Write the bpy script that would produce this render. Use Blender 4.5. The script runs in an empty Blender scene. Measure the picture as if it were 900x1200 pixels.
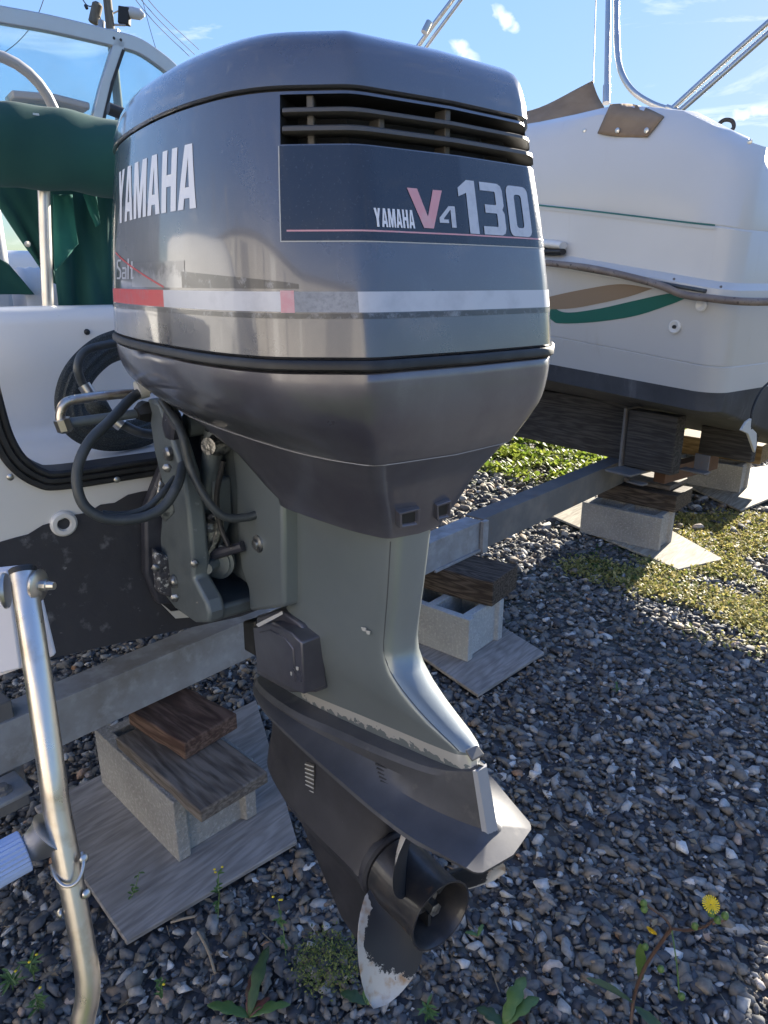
import bpy, bmesh, math, random
from mathutils import Vector, Matrix, noise
from mathutils.geometry import tessellate_polygon
import numpy as np
random.seed(7); np.random.seed(7)
R_ = math.radians
SC = bpy.context.scene
COL = SC.collection

# ---------------------------------------------------------------- camera
CAM_H = 1.45; PITCH = 18.0; FPX = 832.0
cam_d = bpy.data.cameras.new('camera'); cam = bpy.data.objects.new('camera', cam_d); COL.objects.link(cam)
cam.location = (0, 0, CAM_H); cam.rotation_euler = (R_(90 - PITCH), 0, 0)
cam_d.sensor_fit = 'VERTICAL'; cam_d.sensor_height = 36; cam_d.lens = FPX / 1200 * 36
cam_d.clip_start = .02; cam_d.clip_end = 2000
SC.camera = cam
SC.view_settings.view_transform = 'Standard'; SC.view_settings.look = 'None'
SC.view_settings.exposure = 2.5; SC.view_settings.gamma = 1

# ---------------------------------------------------------------- sky and sun
SUN_EL = 16.5; SUN_AZ = 37.0          # azimuth from +Y towards +X
w = bpy.data.worlds.new('World'); SC.world = w; w.use_nodes = True
nt = w.node_tree; nt.nodes.clear()
def wn(t): return nt.nodes.new(t)
sky = wn('ShaderNodeTexSky'); sky.sky_type = 'NISHITA'; sky.sun_disc = False
sky.sun_elevation = R_(SUN_EL); sky.sun_rotation = R_(SUN_AZ); sky.air_density = 1.0; sky.dust_density = .1; sky.ozone_density = 3.0
bg = wn('ShaderNodeBackground'); bg.inputs[1].default_value = .15; SKY_K = .86
wo = wn('ShaderNodeOutputWorld')
tc = wn('ShaderNodeTexCoord')
mp = wn('ShaderNodeMapping'); mp.inputs['Scale'].default_value = (1.2, 3.2, 7.0); mp.inputs['Rotation'].default_value = (0, .5, .6)
ns = wn('ShaderNodeTexNoise'); ns.inputs['Scale'].default_value = 2.6; ns.inputs['Detail'].default_value = 9; ns.inputs['Roughness'].default_value = .62
ns.inputs['Distortion'].default_value = .7
rp = wn('ShaderNodeValToRGB'); rp.color_ramp.elements[0].position = .56; rp.color_ramp.elements[1].position = .82
rp.color_ramp.elements[1].color = (.75, .75, .75, 1)
mx = wn('ShaderNodeMix'); mx.data_type = 'RGBA'
mx.inputs['B'].default_value = (2.0, 2.0, 2.05, 1)
L = nt.links.new
L(tc.outputs['Generated'], mp.inputs[0]); L(mp.outputs[0], ns.inputs['Vector']); L(ns.outputs[0], rp.inputs[0])
# soft shoulder on the sky radiance so that it keeps its blue near the sun, the same in every direction
bw = wn('ShaderNodeRGBToBW'); m1_ = wn('ShaderNodeMath'); m1_.operation = 'MULTIPLY_ADD'; m1_.inputs[1].default_value = SKY_K; m1_.inputs[2].default_value = 1.0
m2_ = wn('ShaderNodeMath'); m2_.operation = 'DIVIDE'; m2_.inputs[0].default_value = 1.0; vm = wn('ShaderNodeVectorMath'); vm.operation = 'SCALE'; hsv = wn('ShaderNodeHueSaturation'); hsv.inputs['Saturation'].default_value = 1.04; hsv.inputs['Hue'].default_value = .511
L(sky.outputs[0], bw.inputs[0]); L(bw.outputs[0], m1_.inputs[0]); L(m1_.outputs[0], m2_.inputs[1]); L(sky.outputs[0], vm.inputs[0]); L(m2_.outputs[0], vm.inputs['Scale']); L(vm.outputs[0], hsv.inputs['Color'])
L(rp.outputs[0], mx.inputs['Factor']); L(hsv.outputs[0], mx.inputs['A'])
def wisp(px, py, ang, ln, wd, col_in, amt):
    cp_, sp_ = math.cos(math.radians(18)), math.sin(math.radians(18))
    def rr(x, y):
        u = (x - 450) / 832; v_ = (y - 600) / 832; return Vector((u, cp_ - v_ * sp_, -(sp_ + v_ * cp_))).normalized()
    c = rr(px, py); ca, sa_ = math.cos(math.radians(ang)), math.sin(math.radians(ang))
    a = (rr(px + ca * 10, py + sa_ * 10) - c).normalized(); b_ = c.cross(a).normalized(); sc_ = 1 / 1000.0
    def dotn(v1, off, sc2):
        d_ = wn('ShaderNodeVectorMath'); d_.operation = 'DOT_PRODUCT'; d_.inputs[1].default_value = v1; L(tc.outputs['Generated'], d_.inputs[0])
        q = wn('ShaderNodeMath'); q.operation = 'MULTIPLY_ADD'; q.inputs[1].default_value = sc2; q.inputs[2].default_value = -off * sc2; L(d_.outputs['Value'], q.inputs[0])
        p2 = wn('ShaderNodeMath'); p2.operation = 'MULTIPLY'; L(q.outputs[0], p2.inputs[0]); L(q.outputs[0], p2.inputs[1]); return p2.outputs[0]
    e1 = dotn(a, c.dot(a), 1 / (ln * sc_)); e2 = dotn(b_, 0.0, 1 / (wd * sc_))
    fr_ = wn('ShaderNodeMath'); fr_.operation = 'GREATER_THAN'; dd_ = wn('ShaderNodeVectorMath'); dd_.operation = 'DOT_PRODUCT'; dd_.inputs[1].default_value = c; L(tc.outputs['Generated'], dd_.inputs[0]); L(dd_.outputs['Value'], fr_.inputs[0]); fr_.inputs[1].default_value = 0
    sm = wn('ShaderNodeMath'); sm.operation = 'ADD'; L(e1, sm.inputs[0]); L(e2, sm.inputs[1])
    n_w = wn('ShaderNodeTexNoise'); n_w.inputs['Scale'].default_value = 38; n_w.inputs['Detail'].default_value = 7; n_w.inputs['Distortion'].default_value = .8; L(tc.outputs['Generated'], n_w.inputs['Vector'])
    nm = wn('ShaderNodeMath'); nm.operation = 'MULTIPLY_ADD'; nm.inputs[1].default_value = 3.2; nm.inputs[2].default_value = -1.05; L(n_w.outputs[0], nm.inputs[0])
    df = wn('ShaderNodeMath'); df.operation = 'SUBTRACT'; L(nm.outputs[0], df.inputs[0]); L(sm.outputs[0], df.inputs[1]); df.use_clamp = True
    am = wn('ShaderNodeMath'); am.operation = 'MULTIPLY'; L(df.outputs[0], am.inputs[0]); am.inputs[1].default_value = amt
    a2 = wn('ShaderNodeMath'); a2.operation = 'MULTIPLY'; L(am.outputs[0], a2.inputs[0]); L(fr_.outputs[0], a2.inputs[1])
    m_ = wn('ShaderNodeMix'); m_.data_type = 'RGBA'; L(a2.outputs[0], m_.inputs['Factor']); L(col_in, m_.inputs['A']); m_.inputs['B'].default_value = (1.9, 1.9, 1.95, 1); return m_.outputs['Result']
sky_col = mx.outputs['Result']
for wsp in ((594, 24, 48, 34, 11, 1.0), (545, 60, 35, 26, 12, .7), (872, 134, -6, 50, 9, .8), (700, 330, 0, 60, 12, .4)): sky_col = wisp(*wsp[:5], sky_col, wsp[5])
L(sky_col, bg.inputs[0]); L(bg.outputs[0], wo.inputs[0])

sd = bpy.data.lights.new('sun', 'SUN'); sun = bpy.data.objects.new('sun', sd); COL.objects.link(sun)
sd.energy = 3.5; sd.angle = R_(.5); sd.color = (1, .92, .78)
se, sa = R_(SUN_EL), R_(SUN_AZ)
sdir = Vector((math.sin(sa) * math.cos(se), math.cos(sa) * math.cos(se), math.sin(se)))
sun.rotation_euler = sdir.to_track_quat('Z', 'Y').to_euler(); sun.location = sdir * 30

# ---------------------------------------------------------------- measuring helpers (image ray meets a known plane -> metres)
CP, SP = math.cos(R_(PITCH)), math.sin(R_(PITCH))
def ray(px, py):
    u = (px - 450) / FPX; v = (py - 600) / FPX
    return Vector((u, CP - v * SP, -(SP + v * CP)))
def PD(px, py, d): return Vector((0, 0, CAM_H)) + ray(px, py) * d
def GZ(px, py, z=0.0):
    r = ray(px, py); return Vector((0, 0, CAM_H)) + r * ((z - CAM_H) / r.z)
AX = Vector((.602, -.7985, 0)).normalized(); AY = Vector((-AX.y, AX.x, 0)); YAW = math.atan2(AX.y, AX.x)
EO = Vector((.0967, .886, 0)); RO = Vector((1.477, 3.24, 0))
def to_loc(p, o=EO): d = p - o; return Vector((d.dot(AX), d.dot(AY), p.z))
def to_world(l, o=EO): return Vector((o.x, o.y, 0)) + AX * l[0] + AY * l[1] + Vector((0, 0, l[2]))
def EX(px, py, x, o=EO):
    r = ray(px, py); k = r.dot(AX); t = (x + o.dot(AX)) / k
    return to_loc(Vector((0, 0, CAM_H)) + r * t, o)
def EY(px, py, y, o=EO):
    r = ray(px, py); k = r.dot(AY); t = (y + o.dot(AY)) / k
    return to_loc(Vector((0, 0, CAM_H)) + r * t, o)
def EZ(px, py, z, o=EO): return to_loc(GZ(px, py, z), o)
def proj(p):
    d = p - Vector((0, 0, CAM_H)); f = d.y * CP - d.z * SP; up = d.y * SP + d.z * CP
    return 450 + FPX * d.x / f, 600 - FPX * up / f

# ---------------------------------------------------------------- material helpers
MATS = {}
def mat(name, col, rough=.5, metal=0., coat=0., coat_rough=.05, var=None, bump=None, rvar=None, spec=.5, wear=None, streak=None, sheen=0):
    """var=(scale,col2,lo,hi)[list]; bump=(scale,strength,dist); rvar=(scale,r2); wear=(scale,col,lo,hi,rough)"""
    if name in MATS: return MATS[name]
    m = bpy.data.materials.new(name); m.use_nodes = True; n = m.node_tree; N = n.nodes; lk = n.links.new
    b = N['Principled BSDF']; b.inputs['Roughness'].default_value = rough; b.inputs['Metallic'].default_value = metal
    b.inputs['Specular IOR Level'].default_value = spec
    b.inputs['Coat Weight'].default_value = coat; b.inputs['Coat Roughness'].default_value = coat_rough
    if sheen: b.inputs['Sheen Weight'].default_value = sheen
    t = N.new('ShaderNodeTexCoord'); vec = t.outputs['Object']
    cur = None; c0 = (*col, 1)
    def noisefac(scale, lo, hi, detail=8, rough_=.6, stretch=None):
        v = vec
        if stretch:
            mpn = N.new('ShaderNodeMapping'); mpn.inputs['Scale'].default_value = stretch; lk(vec, mpn.inputs[0]); v = mpn.outputs[0]
        a = N.new('ShaderNodeTexNoise'); a.inputs['Scale'].default_value = scale; a.inputs['Detail'].default_value = detail
        a.inputs['Roughness'].default_value = rough_; lk(v, a.inputs['Vector'])
        r = N.new('ShaderNodeMapRange'); r.inputs['From Min'].default_value = lo; r.inputs['From Max'].default_value = hi; r.clamp = True
        lk(a.outputs[0], r.inputs[0]); return r.outputs[0]
    def mixc(fac, a, bcol):
        q = N.new('ShaderNodeMix'); q.data_type = 'RGBA'; lk(fac, q.inputs['Factor'])
        if a is None: q.inputs['A'].default_value = c0
        else: lk(a, q.inputs['A'])
        q.inputs['B'].default_value = (*bcol, 1); return q.outputs['Result']
    for vv in (var or []):
        cur = mixc(noisefac(vv[0], vv[2], vv[3], stretch=(vv[4] if len(vv) > 4 else None)), cur, vv[1])
    if wear:
        f = noisefac(wear[0], wear[2], wear[3], 10, .7); cur = mixc(f, cur, wear[1])
    if cur is None: b.inputs['Base Color'].default_value = c0
    else: lk(cur, b.inputs['Base Color'])
    if rvar:
        f = noisefac(rvar[0], .3, .7); q = N.new('ShaderNodeMapRange'); lk(f, q.inputs[0]); q.inputs['To Min'].default_value = rough; q.inputs['To Max'].default_value = rvar[1]
        lk(q.outputs[0], b.inputs['Roughness'])
    if bump:
        a = N.new('ShaderNodeTexNoise'); a.inputs['Scale'].default_value = bump[0]; a.inputs['Detail'].default_value = 7
        if len(bump) > 3:
            mpn = N.new('ShaderNodeMapping'); mpn.inputs['Scale'].default_value = bump[3]; lk(vec, mpn.inputs[0]); lk(mpn.outputs[0], a.inputs['Vector'])
        else: lk(vec, a.inputs['Vector'])
        bb = N.new('ShaderNodeBump'); bb.inputs['Strength'].default_value = bump[1]; bb.inputs['Distance'].default_value = bump[2]
        lk(a.outputs[0], bb.inputs['Height']); lk(bb.outputs[0], b.inputs['Normal'])
    MATS[name] = m; return m

def grain_mat(name, c1, c2, c3, direction, scale=9, ring=14, rough=.8):
    """weathered wood: long grain rings along a direction (world angle)"""
    m = bpy.data.materials.new(name); m.use_nodes = True; N = m.node_tree.nodes; lk = m.node_tree.links.new
    b = N['Principled BSDF']; b.inputs['Roughness'].default_value = rough; b.inputs['Specular IOR Level'].default_value = .25
    t = N.new('ShaderNodeTexCoord'); mpn = N.new('ShaderNodeMapping'); mpn.inputs['Rotation'].default_value = (0, 0, -direction)
    mp2 = N.new('ShaderNodeMapping'); mp2.inputs['Scale'].default_value = (.13, 1, 1.6); lk(t.outputs['Object'], mpn.inputs[0]); lk(mpn.outputs[0], mp2.inputs[0])
    n1 = N.new('ShaderNodeTexNoise'); n1.inputs['Scale'].default_value = scale; n1.inputs['Detail'].default_value = 3; n1.inputs['Distortion'].default_value = .3; lk(mp2.outputs[0], n1.inputs['Vector'])
    mu = N.new('ShaderNodeMath'); mu.operation = 'MULTIPLY'; mu.inputs[1].default_value = ring; lk(n1.outputs[0], mu.inputs[0])
    fr = N.new('ShaderNodeMath'); fr.operation = 'PINGPONG'; fr.inputs[1].default_value = .5; lk(mu.outputs[0], fr.inputs[0])
    n2 = N.new('ShaderNodeTexNoise'); n2.inputs['Scale'].default_value = scale * 9; n2.inputs['Detail'].default_value = 6; lk(mp2.outputs[0], n2.inputs['Vector'])
    r = N.new('ShaderNodeValToRGB'); e = r.color_ramp.elements; e[0].position = .05; e[0].color = (*c1, 1); e[1].position = .38; e[1].color = (*c2, 1); lk(fr.outputs[0], r.inputs[0])
    q = N.new('ShaderNodeMix'); q.data_type = 'RGBA'; lk(r.outputs[0], q.inputs['A']); q.inputs['B'].default_value = (*c3, 1)
    mr = N.new('ShaderNodeMapRange'); mr.inputs['From Min'].default_value = .45; mr.inputs['From Max'].default_value = .7; lk(n2.outputs[0], mr.inputs[0]); lk(mr.outputs[0], q.inputs['Factor'])
    n3 = N.new('ShaderNodeTexNoise'); n3.inputs['Scale'].default_value = 5; n3.inputs['Detail'].default_value = 5; lk(t.outputs['Object'], n3.inputs['Vector'])
    hs = N.new('ShaderNodeHueSaturation'); m3 = N.new('ShaderNodeMapRange'); m3.inputs['To Min'].default_value = .7; m3.inputs['To Max'].default_value = 1.3; lk(n3.outputs[0], m3.inputs[0]); lk(m3.outputs[0], hs.inputs['Value'])
    lk(q.outputs['Result'], hs.inputs['Color']); lk(hs.outputs[0], b.inputs['Base Color'])
    bb = N.new('ShaderNodeBump'); bb.inputs['Strength'].default_value = .6; bb.inputs['Distance'].default_value = .002
    ad = N.new('ShaderNodeMath'); ad.operation = 'ADD'; lk(fr.outputs[0], ad.inputs[0]); lk(n2.outputs[0], ad.inputs[1]); lk(ad.outputs[0], bb.inputs['Height']); lk(bb.outputs[0], b.inputs['Normal'])
    return m

PAINT = (.125, .126, .142)
M_paint = mat('cowl_paint', PAINT, .24, .6, coat=1.0, coat_rough=.06, var=[(900, (.18, .182, .20), .5, .75), (3.5, (.105, .108, .125), .35, .7), (26, (.19, .19, .21), .62, .85, (1, 1, .18))], rvar=(14, .36), wear=(210, (.42, .42, .44), .74, .80), bump=(7, .22, .004, (1, 1, .35)))
M_pan = mat('pan_paint', (.165, .165, .185), .27, .6, coat=.8, coat_rough=.12, wear=(160, (.36, .36, .38), .75, .80), var=[(17, (.20, .20, .225), .55, .8, (1, 1, .3)), (900, (.14, .14, .17), .5, .75), (5, (.11, .105, .13), .4, .65)], rvar=(9, .5), bump=(60, .05, .001))
M_legdark = mat('lower_unit_paint', (.065, .066, .074), .46, .3, var=[(7, (.105, .106, .118), .4, .7), (22, (.16, .155, .15), .62, .85), (600, (.09, .09, .11), .55, .8)], rvar=(20, .6), wear=(75, (.50, .48, .45), .72, .74), bump=(90, .1, .001))
M_plate = mat('plate_paint', (.13, .13, .15), .42, .35, var=[(8, (.18, .18, .2), .4, .7)], rvar=(20, .6), wear=(30, (.6, .58, .55), .71, .74), bump=(90, .08, .001))
M_black = mat('black_rubber', (.012, .012, .013), .5, var=[(30, (.03, .03, .032), .45, .75)], bump=(80, .1, .001))
M_blackgloss = mat('black_gloss', (.012, .014, .022), .16, 0, coat=.5, var=[(3, (.02, .024, .035), .4, .7)], rvar=(300, .3))
M_dark = mat('dark_recess', (.02, .02, .021), .7)
M_louvre = mat('louvre_plastic', (.075, .07, .066), .5, var=[(40, (.07, .07, .07), .5, .8)], bump=(300, .15, .0006))
M_steel = mat('stainless_steel', (.55, .53, .50), .3, 1, rvar=(25, .42), var=[(9, (.5, .46, .4), .5, .7)])
M_steelrust = mat('stainless_tarnished', (.62, .58, .54), .24, 1, rvar=(40, .4), var=[(14, (.42, .33, .24), .52, .68), (60, (.35, .17, .06), .7, .76)], bump=(120, .05, .0006))
M_alu = mat('aluminium_frame', (.5, .5, .49), .36, .9, rvar=(30, .5))
M_white = mat('white_gelcoat', (.68, .66, .62), .28, 0, coat=.35, coat_rough=.12, var=[(3, (.6, .6, .6), .35, .75), (60, (.45, .43, .4), .7, .78)], rvar=(6, .42))
M_white2 = mat('white_gelcoat_aged', (.53, .525, .52), .35, 0, coat=.25, coat_rough=.15, var=[(1.2, (.50, .49, .47), .35, .75), (9, (.42, .39, .35), .62, .95, (1, 1, .1)), (60, (.3, .28, .25), .74, .8)], rvar=(3, .5))
M_antifoul = mat('black_antifouling', (.03, .03, .036), .65, 0, var=[(5, (.035, .036, .045), .4, .7), (24, (.20, .20, .21), .60, .8), (80, (.3, .3, .3), .68, .8)], bump=(35, .6, .003))
M_hullgrey = mat('weathered_antifouling', (.045, .046, .052), .75, 0, var=[(4, (.075, .077, .084), .4, .7), (14, (.15, .15, .16), .58, .8, (1, 1, .12))], bump=(25, .25, .003))
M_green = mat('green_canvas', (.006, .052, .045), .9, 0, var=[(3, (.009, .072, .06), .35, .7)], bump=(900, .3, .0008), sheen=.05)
M_greenlit = mat('green_canvas_lit', (.02, .16, .12), .9, 0, var=[(5, (.01, .09, .075), .35, .65)], bump=(500, .3, .001))  # lighter copy of the green canvas, light on the flaps painted into the colour
M_tan = mat('tan_canvas', (.21, .14, .085), .9, var=[(8, (.27, .19, .12), .35, .7)], bump=(500, .3, .001))
M_hose = mat('grey_hose', (.045, .052, .056), .45, var=[(30, (.08, .085, .085), .5, .75)], bump=(90, .15, .0008))
M_braid = mat('braided_hose', (.018, .022, .022), .6, var=[(500, (.09, .10, .09), .5, .62)], bump=(450, .8, .002))
M_grip = mat('ribbed_grip', (.34, .42, .60), .4, 0, rvar=(50, .6), var=[(30, (.25, .3, .42), .55, .75)])
M_conc = mat('concrete', (.33, .32, .30), .92, 0, var=[(7, (.26, .25, .235), .35, .7), (90, (.44, .43, .41), .5, .72), (140, (.13, .125, .12), .62, .72)], bump=(110, 1.0, .006), spec=.2)
M_conc2 = mat('pale_concrete', (.40, .42, .42), .92, 0, var=[(7, (.33, .34, .34), .35, .7), (90, (.5, .51, .51), .5, .72), (140, (.2, .2, .2), .64, .72)], bump=(110, 1.0, .006), spec=.2)
BEAMA = math.atan2(.766, .643)
M_ply = grain_mat('weathered_plywood', (.25, .235, .22), (.32, .30, .285), (.19, .175, .165), BEAMA, 7, 16)
M_ply2 = grain_mat('bleached_plywood', (.30, .27, .22), (.42, .38, .31), (.22, .19, .15), BEAMA, 6, 18)
M_plank = grain_mat('red_brown_plank', (.085, .05, .04), (.17, .11, .085), (.06, .038, .03), 1.5708, 9, 10)
M_plank2 = grain_mat('grey_plank', (.13, .11, .095), (.20, .175, .155), (.08, .068, .058), 1.5708, 9, 10)
M_timber = grain_mat('dark_timber', (.05, .038, .03), (.12, .095, .075), (.03, .024, .02), 1.5708, 8, 18)
M_timber2 = grain_mat('yellow_timber', (.17, .11, .05), (.28, .19, .09), (.10, .065, .03), 1.5708, 7, 10)
M_bunk = grain_mat('bunk_plank', (.045, .042, .040), (.078, .072, .067), (.03, .028, .027), 0, 7, 10)
M_beam = mat('galvanised_beam', (.34, .35, .37), .6, .2, var=[(6, (.24, .23, .22), .4, .65), (18, (.42, .43, .45), .5, .75), (9, (.17, .11, .07), .62, .8)], rvar=(10, .75), bump=(40, .15, .002))
M_beamdk = mat('primed_steel', (.15, .145, .145), .7, .15, var=[(6, (.24, .22, .20), .45, .7), (14, (.22, .12, .07), .6, .8)], bump=(60, .3, .002))
M_rust = mat('rusty_steel', (.13, .07, .045), .8, .1, var=[(12, (.10, .05, .03), .4, .7)], bump=(60, .4, .002))
M_bracket = mat('bracket_paint', (.17, .195, .20), .42, .45, var=[(9, (.13, .15, .16), .4, .7), (28, (.35, .37, .38), .66, .76)], rvar=(15, .6), bump=(60, .25, .002))
M_bracketdk = mat('bracket_worn_paint', (.04, .042, .055), .5, .3, var=[(18, (.06, .06, .075), .4, .7), (45, (.5, .5, .5), .66, .72)], bump=(50, .5, .003))
M_chrome = mat('bare_cast_metal', (.45, .44, .42), .35, .9, var=[(60, (.12, .12, .12), .4, .6)], bump=(90, .8, .004))
M_letter = mat('white_lettering', (.72, .72, .76), .35)
M_silver = mat('silver_print', (.48, .49, .54), .35, .15, var=[(25, (.36, .37, .42), .5, .8)])
M_worn = mat('worn_silver_print', (.27, .28, .31), .5, .15, wear=(200, (.19, .195, .22), .45, .7), var=[(30, (.35, .36, .40), .45, .75, (1, 1, .4))])
M_darkprint = mat('dark_print', (.05, .052, .06), .33, .2, coat=.5, wear=(55, (.20, .21, .24), .52, .66))
M_red = mat('red_print', (.55, .03, .04), .35, var=[(40, (.42, .12, .14), .5, .75)])
M_pink = mat('faded_red_print', (.62, .30, .33), .4, var=[(50, (.6, .4, .42), .5, .75)])
M_grille = mat('aged_white', (.5, .49, .46), .6)
M_bladeworn = mat('prop_blade', (.02, .02, .023), .45, .2)
M_leaf = mat('weed_leaf', (.07, .14, .035), .5, var=[(40, (.11, .18, .05), .4, .7)])
M_leafdk = mat('weed_leaf_dark', (.035, .07, .025), .55, var=[(40, (.06, .10, .03), .4, .7)])
M_leafred = mat('weed_leaf_red', (.13, .04, .03), .55, var=[(40, (.08, .06, .03), .4, .7)])
M_stem = mat('weed_stem', (.10, .06, .045), .6)
M_yellow = mat('yellow_petal', (.75, .55, .02), .6)
M_wood_pole = mat('pole_wood', (.13, .11, .09), .85, var=[(2, (.19, .17, .14), .4, .7, (8, 8, .3))])

# the leg: paint with a ragged bare strip along its lower edge
def leg_material():
    m = bpy.data.materials.new('leg_paint'); m.use_nodes = True; N = m.node_tree.nodes; lk = m.node_tree.links.new
    b = N['Principled BSDF']; b.inputs['Roughness'].default_value = .36; b.inputs['Metallic'].default_value = .5; b.inputs['Coat Weight'].default_value = .25; b.inputs['Coat Roughness'].default_value = .2
    t = N.new('ShaderNodeTexCoord'); sx = N.new('ShaderNodeSeparateXYZ'); lk(t.outputs['Object'], sx.inputs[0])
    def mth(op, a, bb_=None):
        q = N.new('ShaderNodeMath'); q.operation = op
        for i, v in enumerate((a, bb_)):
            if v is None: continue
            if isinstance(v, (int, float)): q.inputs[i].default_value = v
            else: lk(v, q.inputs[i])
        return q.outputs[0]
    nn = N.new('ShaderNodeTexNoise'); nn.inputs['Scale'].default_value = 70; nn.inputs['Detail'].default_value = 6; lk(t.outputs['Object'], nn.inputs['Vector'])
    line = mth('ADD', mth('MULTIPLY', mth('ADD', sx.outputs[0], .34), .235), .7065)
    d = mth('SUBTRACT', sx.outputs[2], line)
    d2 = mth('ADD', d, mth('MULTIPLY', mth('SUBTRACT', nn.outputs[0], .5), .045))
    inside = mth('MULTIPLY', mth('LESS_THAN', d, .021), mth('GREATER_THAN', d2, .003))
    inside = mth('MULTIPLY', inside, mth('GREATER_THAN', mth('ADD', sx.outputs[0], mth('MULTIPLY', nn.outputs[0], .06)), -.34))
    n2 = N.new('ShaderNodeTexNoise'); n2.inputs['Scale'].default_value = 5; n2.inputs['Detail'].default_value = 5; lk(t.outputs['Object'], n2.inputs['Vector'])
    q0 = N.new('ShaderNodeMix'); q0.data_type = 'RGBA'; lk(n2.outputs[0], q0.inputs['Factor']); q0.inputs['A'].default_value = (.18, .205, .215, 1); q0.inputs['B'].default_value = (.28, .315, .32, 1)
    q = N.new('ShaderNodeMix'); q.data_type = 'RGBA'; lk(inside, q.inputs['Factor']); lk(q0.outputs['Result'], q.inputs['A']); q.inputs['B'].default_value = (.66, .64, .60, 1)
    lk(q.outputs['Result'], b.inputs['Base Color'])
    bb = N.new('ShaderNodeBump'); bb.inputs['Strength'].default_value = .06; bb.inputs['Distance'].default_value = .001
    n3 = N.new('ShaderNodeTexNoise'); n3.inputs['Scale'].default_value = 300; lk(t.outputs['Object'], n3.inputs['Vector']); lk(n3.outputs[0], bb.inputs['Height']); lk(bb.outputs[0], b.inputs['Normal'])
    return m
M_leg = leg_material()
# propeller blade: black paint worn to pale metal towards the tip
def blade_material():
    m = bpy.data.materials.new('worn_blade'); m.use_nodes = True; N = m.node_tree.nodes; lk = m.node_tree.links.new
    b = N['Principled BSDF']; b.inputs['Roughness'].default_value = .5; b.inputs['Metallic'].default_value = .25
    t = N.new('ShaderNodeTexCoord'); at = N.new('ShaderNodeAttribute'); at.attribute_name = 'wear'
    nn = N.new('ShaderNodeTexNoise'); nn.inputs['Scale'].default_value = 90; nn.inputs['Detail'].default_value = 9; nn.inputs['Roughness'].default_value = .8; lk(t.outputs['Object'], nn.inputs['Vector'])
    a = N.new('ShaderNodeMath'); a.operation = 'MULTIPLY_ADD'; lk(nn.outputs[0], a.inputs[0]); a.inputs[1].default_value = 2.1; lk(at.outputs['Fac'], a.inputs[2])
    r = N.new('ShaderNodeMapRange'); r.inputs['From Min'].default_value = 1.02; r.inputs['From Max'].default_value = 1.10; lk(a.outputs[0], r.inputs[0])
    n5 = N.new('ShaderNodeTexNoise'); n5.inputs['Scale'].default_value = 45; n5.inputs['Detail'].default_value = 6; lk(t.outputs['Object'], n5.inputs['Vector'])
    r5 = N.new('ShaderNodeValToRGB'); e = r5.color_ramp.elements; e[0].position = .52; e[0].color = (.50, .47, .43, 1); e[1].position = .7; e[1].color = (.36, .22, .12, 1); lk(n5.outputs[0], r5.inputs[0])
    q = N.new('ShaderNodeMix'); q.data_type = 'RGBA'; lk(r.outputs[0], q.inputs['Factor']); q.inputs['A'].default_value = (.028, .028, .032, 1); lk(r5.outputs[0], q.inputs['B'])
    lk(q.outputs['Result'], b.inputs['Base Color'])
    return m
M_blade = blade_material()
# thin window glass
def glass_material():
    m = bpy.data.materials.new('clear_glass'); m.use_nodes = True; N = m.node_tree.nodes; lk = m.node_tree.links.new; N.clear()
    o = N.new('ShaderNodeOutputMaterial'); tr = N.new('ShaderNodeBsdfTransparent'); tr.inputs[0].default_value = (.80, .92, .95, 1)
    gl = N.new('ShaderNodeBsdfGlossy'); gl.inputs['Roughness'].default_value = .03
    df = N.new('ShaderNodeBsdfDiffuse'); df.inputs[0].default_value = (.6, .72, .78, 1)
    fr = N.new('ShaderNodeFresnel'); fr.inputs[0].default_value = 1.3; m1 = N.new('ShaderNodeMixShader'); lk(fr.outputs[0], m1.inputs[0]); lk(tr.outputs[0], m1.inputs[1]); lk(gl.outputs[0], m1.inputs[2])
    tc_ = N.new('ShaderNodeTexCoord'); nz = N.new('ShaderNodeTexNoise'); nz.inputs['Scale'].default_value = 4; nz.inputs['Detail'].default_value = 6; lk(tc_.outputs['Object'], nz.inputs['Vector'])
    mr = N.new('ShaderNodeMapRange'); mr.inputs['From Min'].default_value = .4; mr.inputs['From Max'].default_value = .8; mr.inputs['To Min'].default_value = .06; mr.inputs['To Max'].default_value = .3; lk(nz.outputs[0], mr.inputs[0])
    m2 = N.new('ShaderNodeMixShader'); lk(mr.outputs[0], m2.inputs[0]); lk(m1.outputs[0], m2.inputs[1]); lk(df.outputs[0], m2.inputs[2]); lk(m2.outputs[0], o.inputs[0])
    return m
M_glass = glass_material()

# ---------------------------------------------------------------- mesh helpers
def link_mesh(name, verts, faces, m, parent=None, smooth=35, fmats=None, mats=None):
    me = bpy.data.meshes.new(name); me.from_pydata([tuple(v) for v in verts], [], faces); me.update()
    bm = bmesh.new(); bm.from_mesh(me); bmesh.ops.recalc_face_normals(bm, faces=bm.faces); bm.to_mesh(me); bm.free()
    for q in (mats or [m]): me.materials.append(q)
    if fmats:
        for p, i in zip(me.polygons, fmats): p.material_index = i
    if smooth:
        for p in me.polygons: p.use_smooth = True
        me.set_sharp_from_angle(angle=R_(smooth))
    o = bpy.data.objects.new(name, me); COL.objects.link(o)
    if parent: o.parent = parent
    return o
class B:
    """collects geometry for ONE mesh object"""
    def __init__(s): s.v = []; s.f = []
    def add(s, v, f):
        n = len(s.v); s.v += [Vector(q) for q in v]; s.f += [tuple(i + n for i in q) for q in f]; return s
    def obj(s, name, m, parent=None, smooth=35, bevel=0, seg=2):
        o = link_mesh(name, s.v, s.f, m, parent, smooth)
        if bevel:
            b = o.modifiers.new('bevel', 'BEVEL'); b.width = bevel; b.segments = seg; b.limit_method = 'ANGLE'; b.angle_limit = R_(40)
            b.harden_normals = False
        return o
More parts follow.
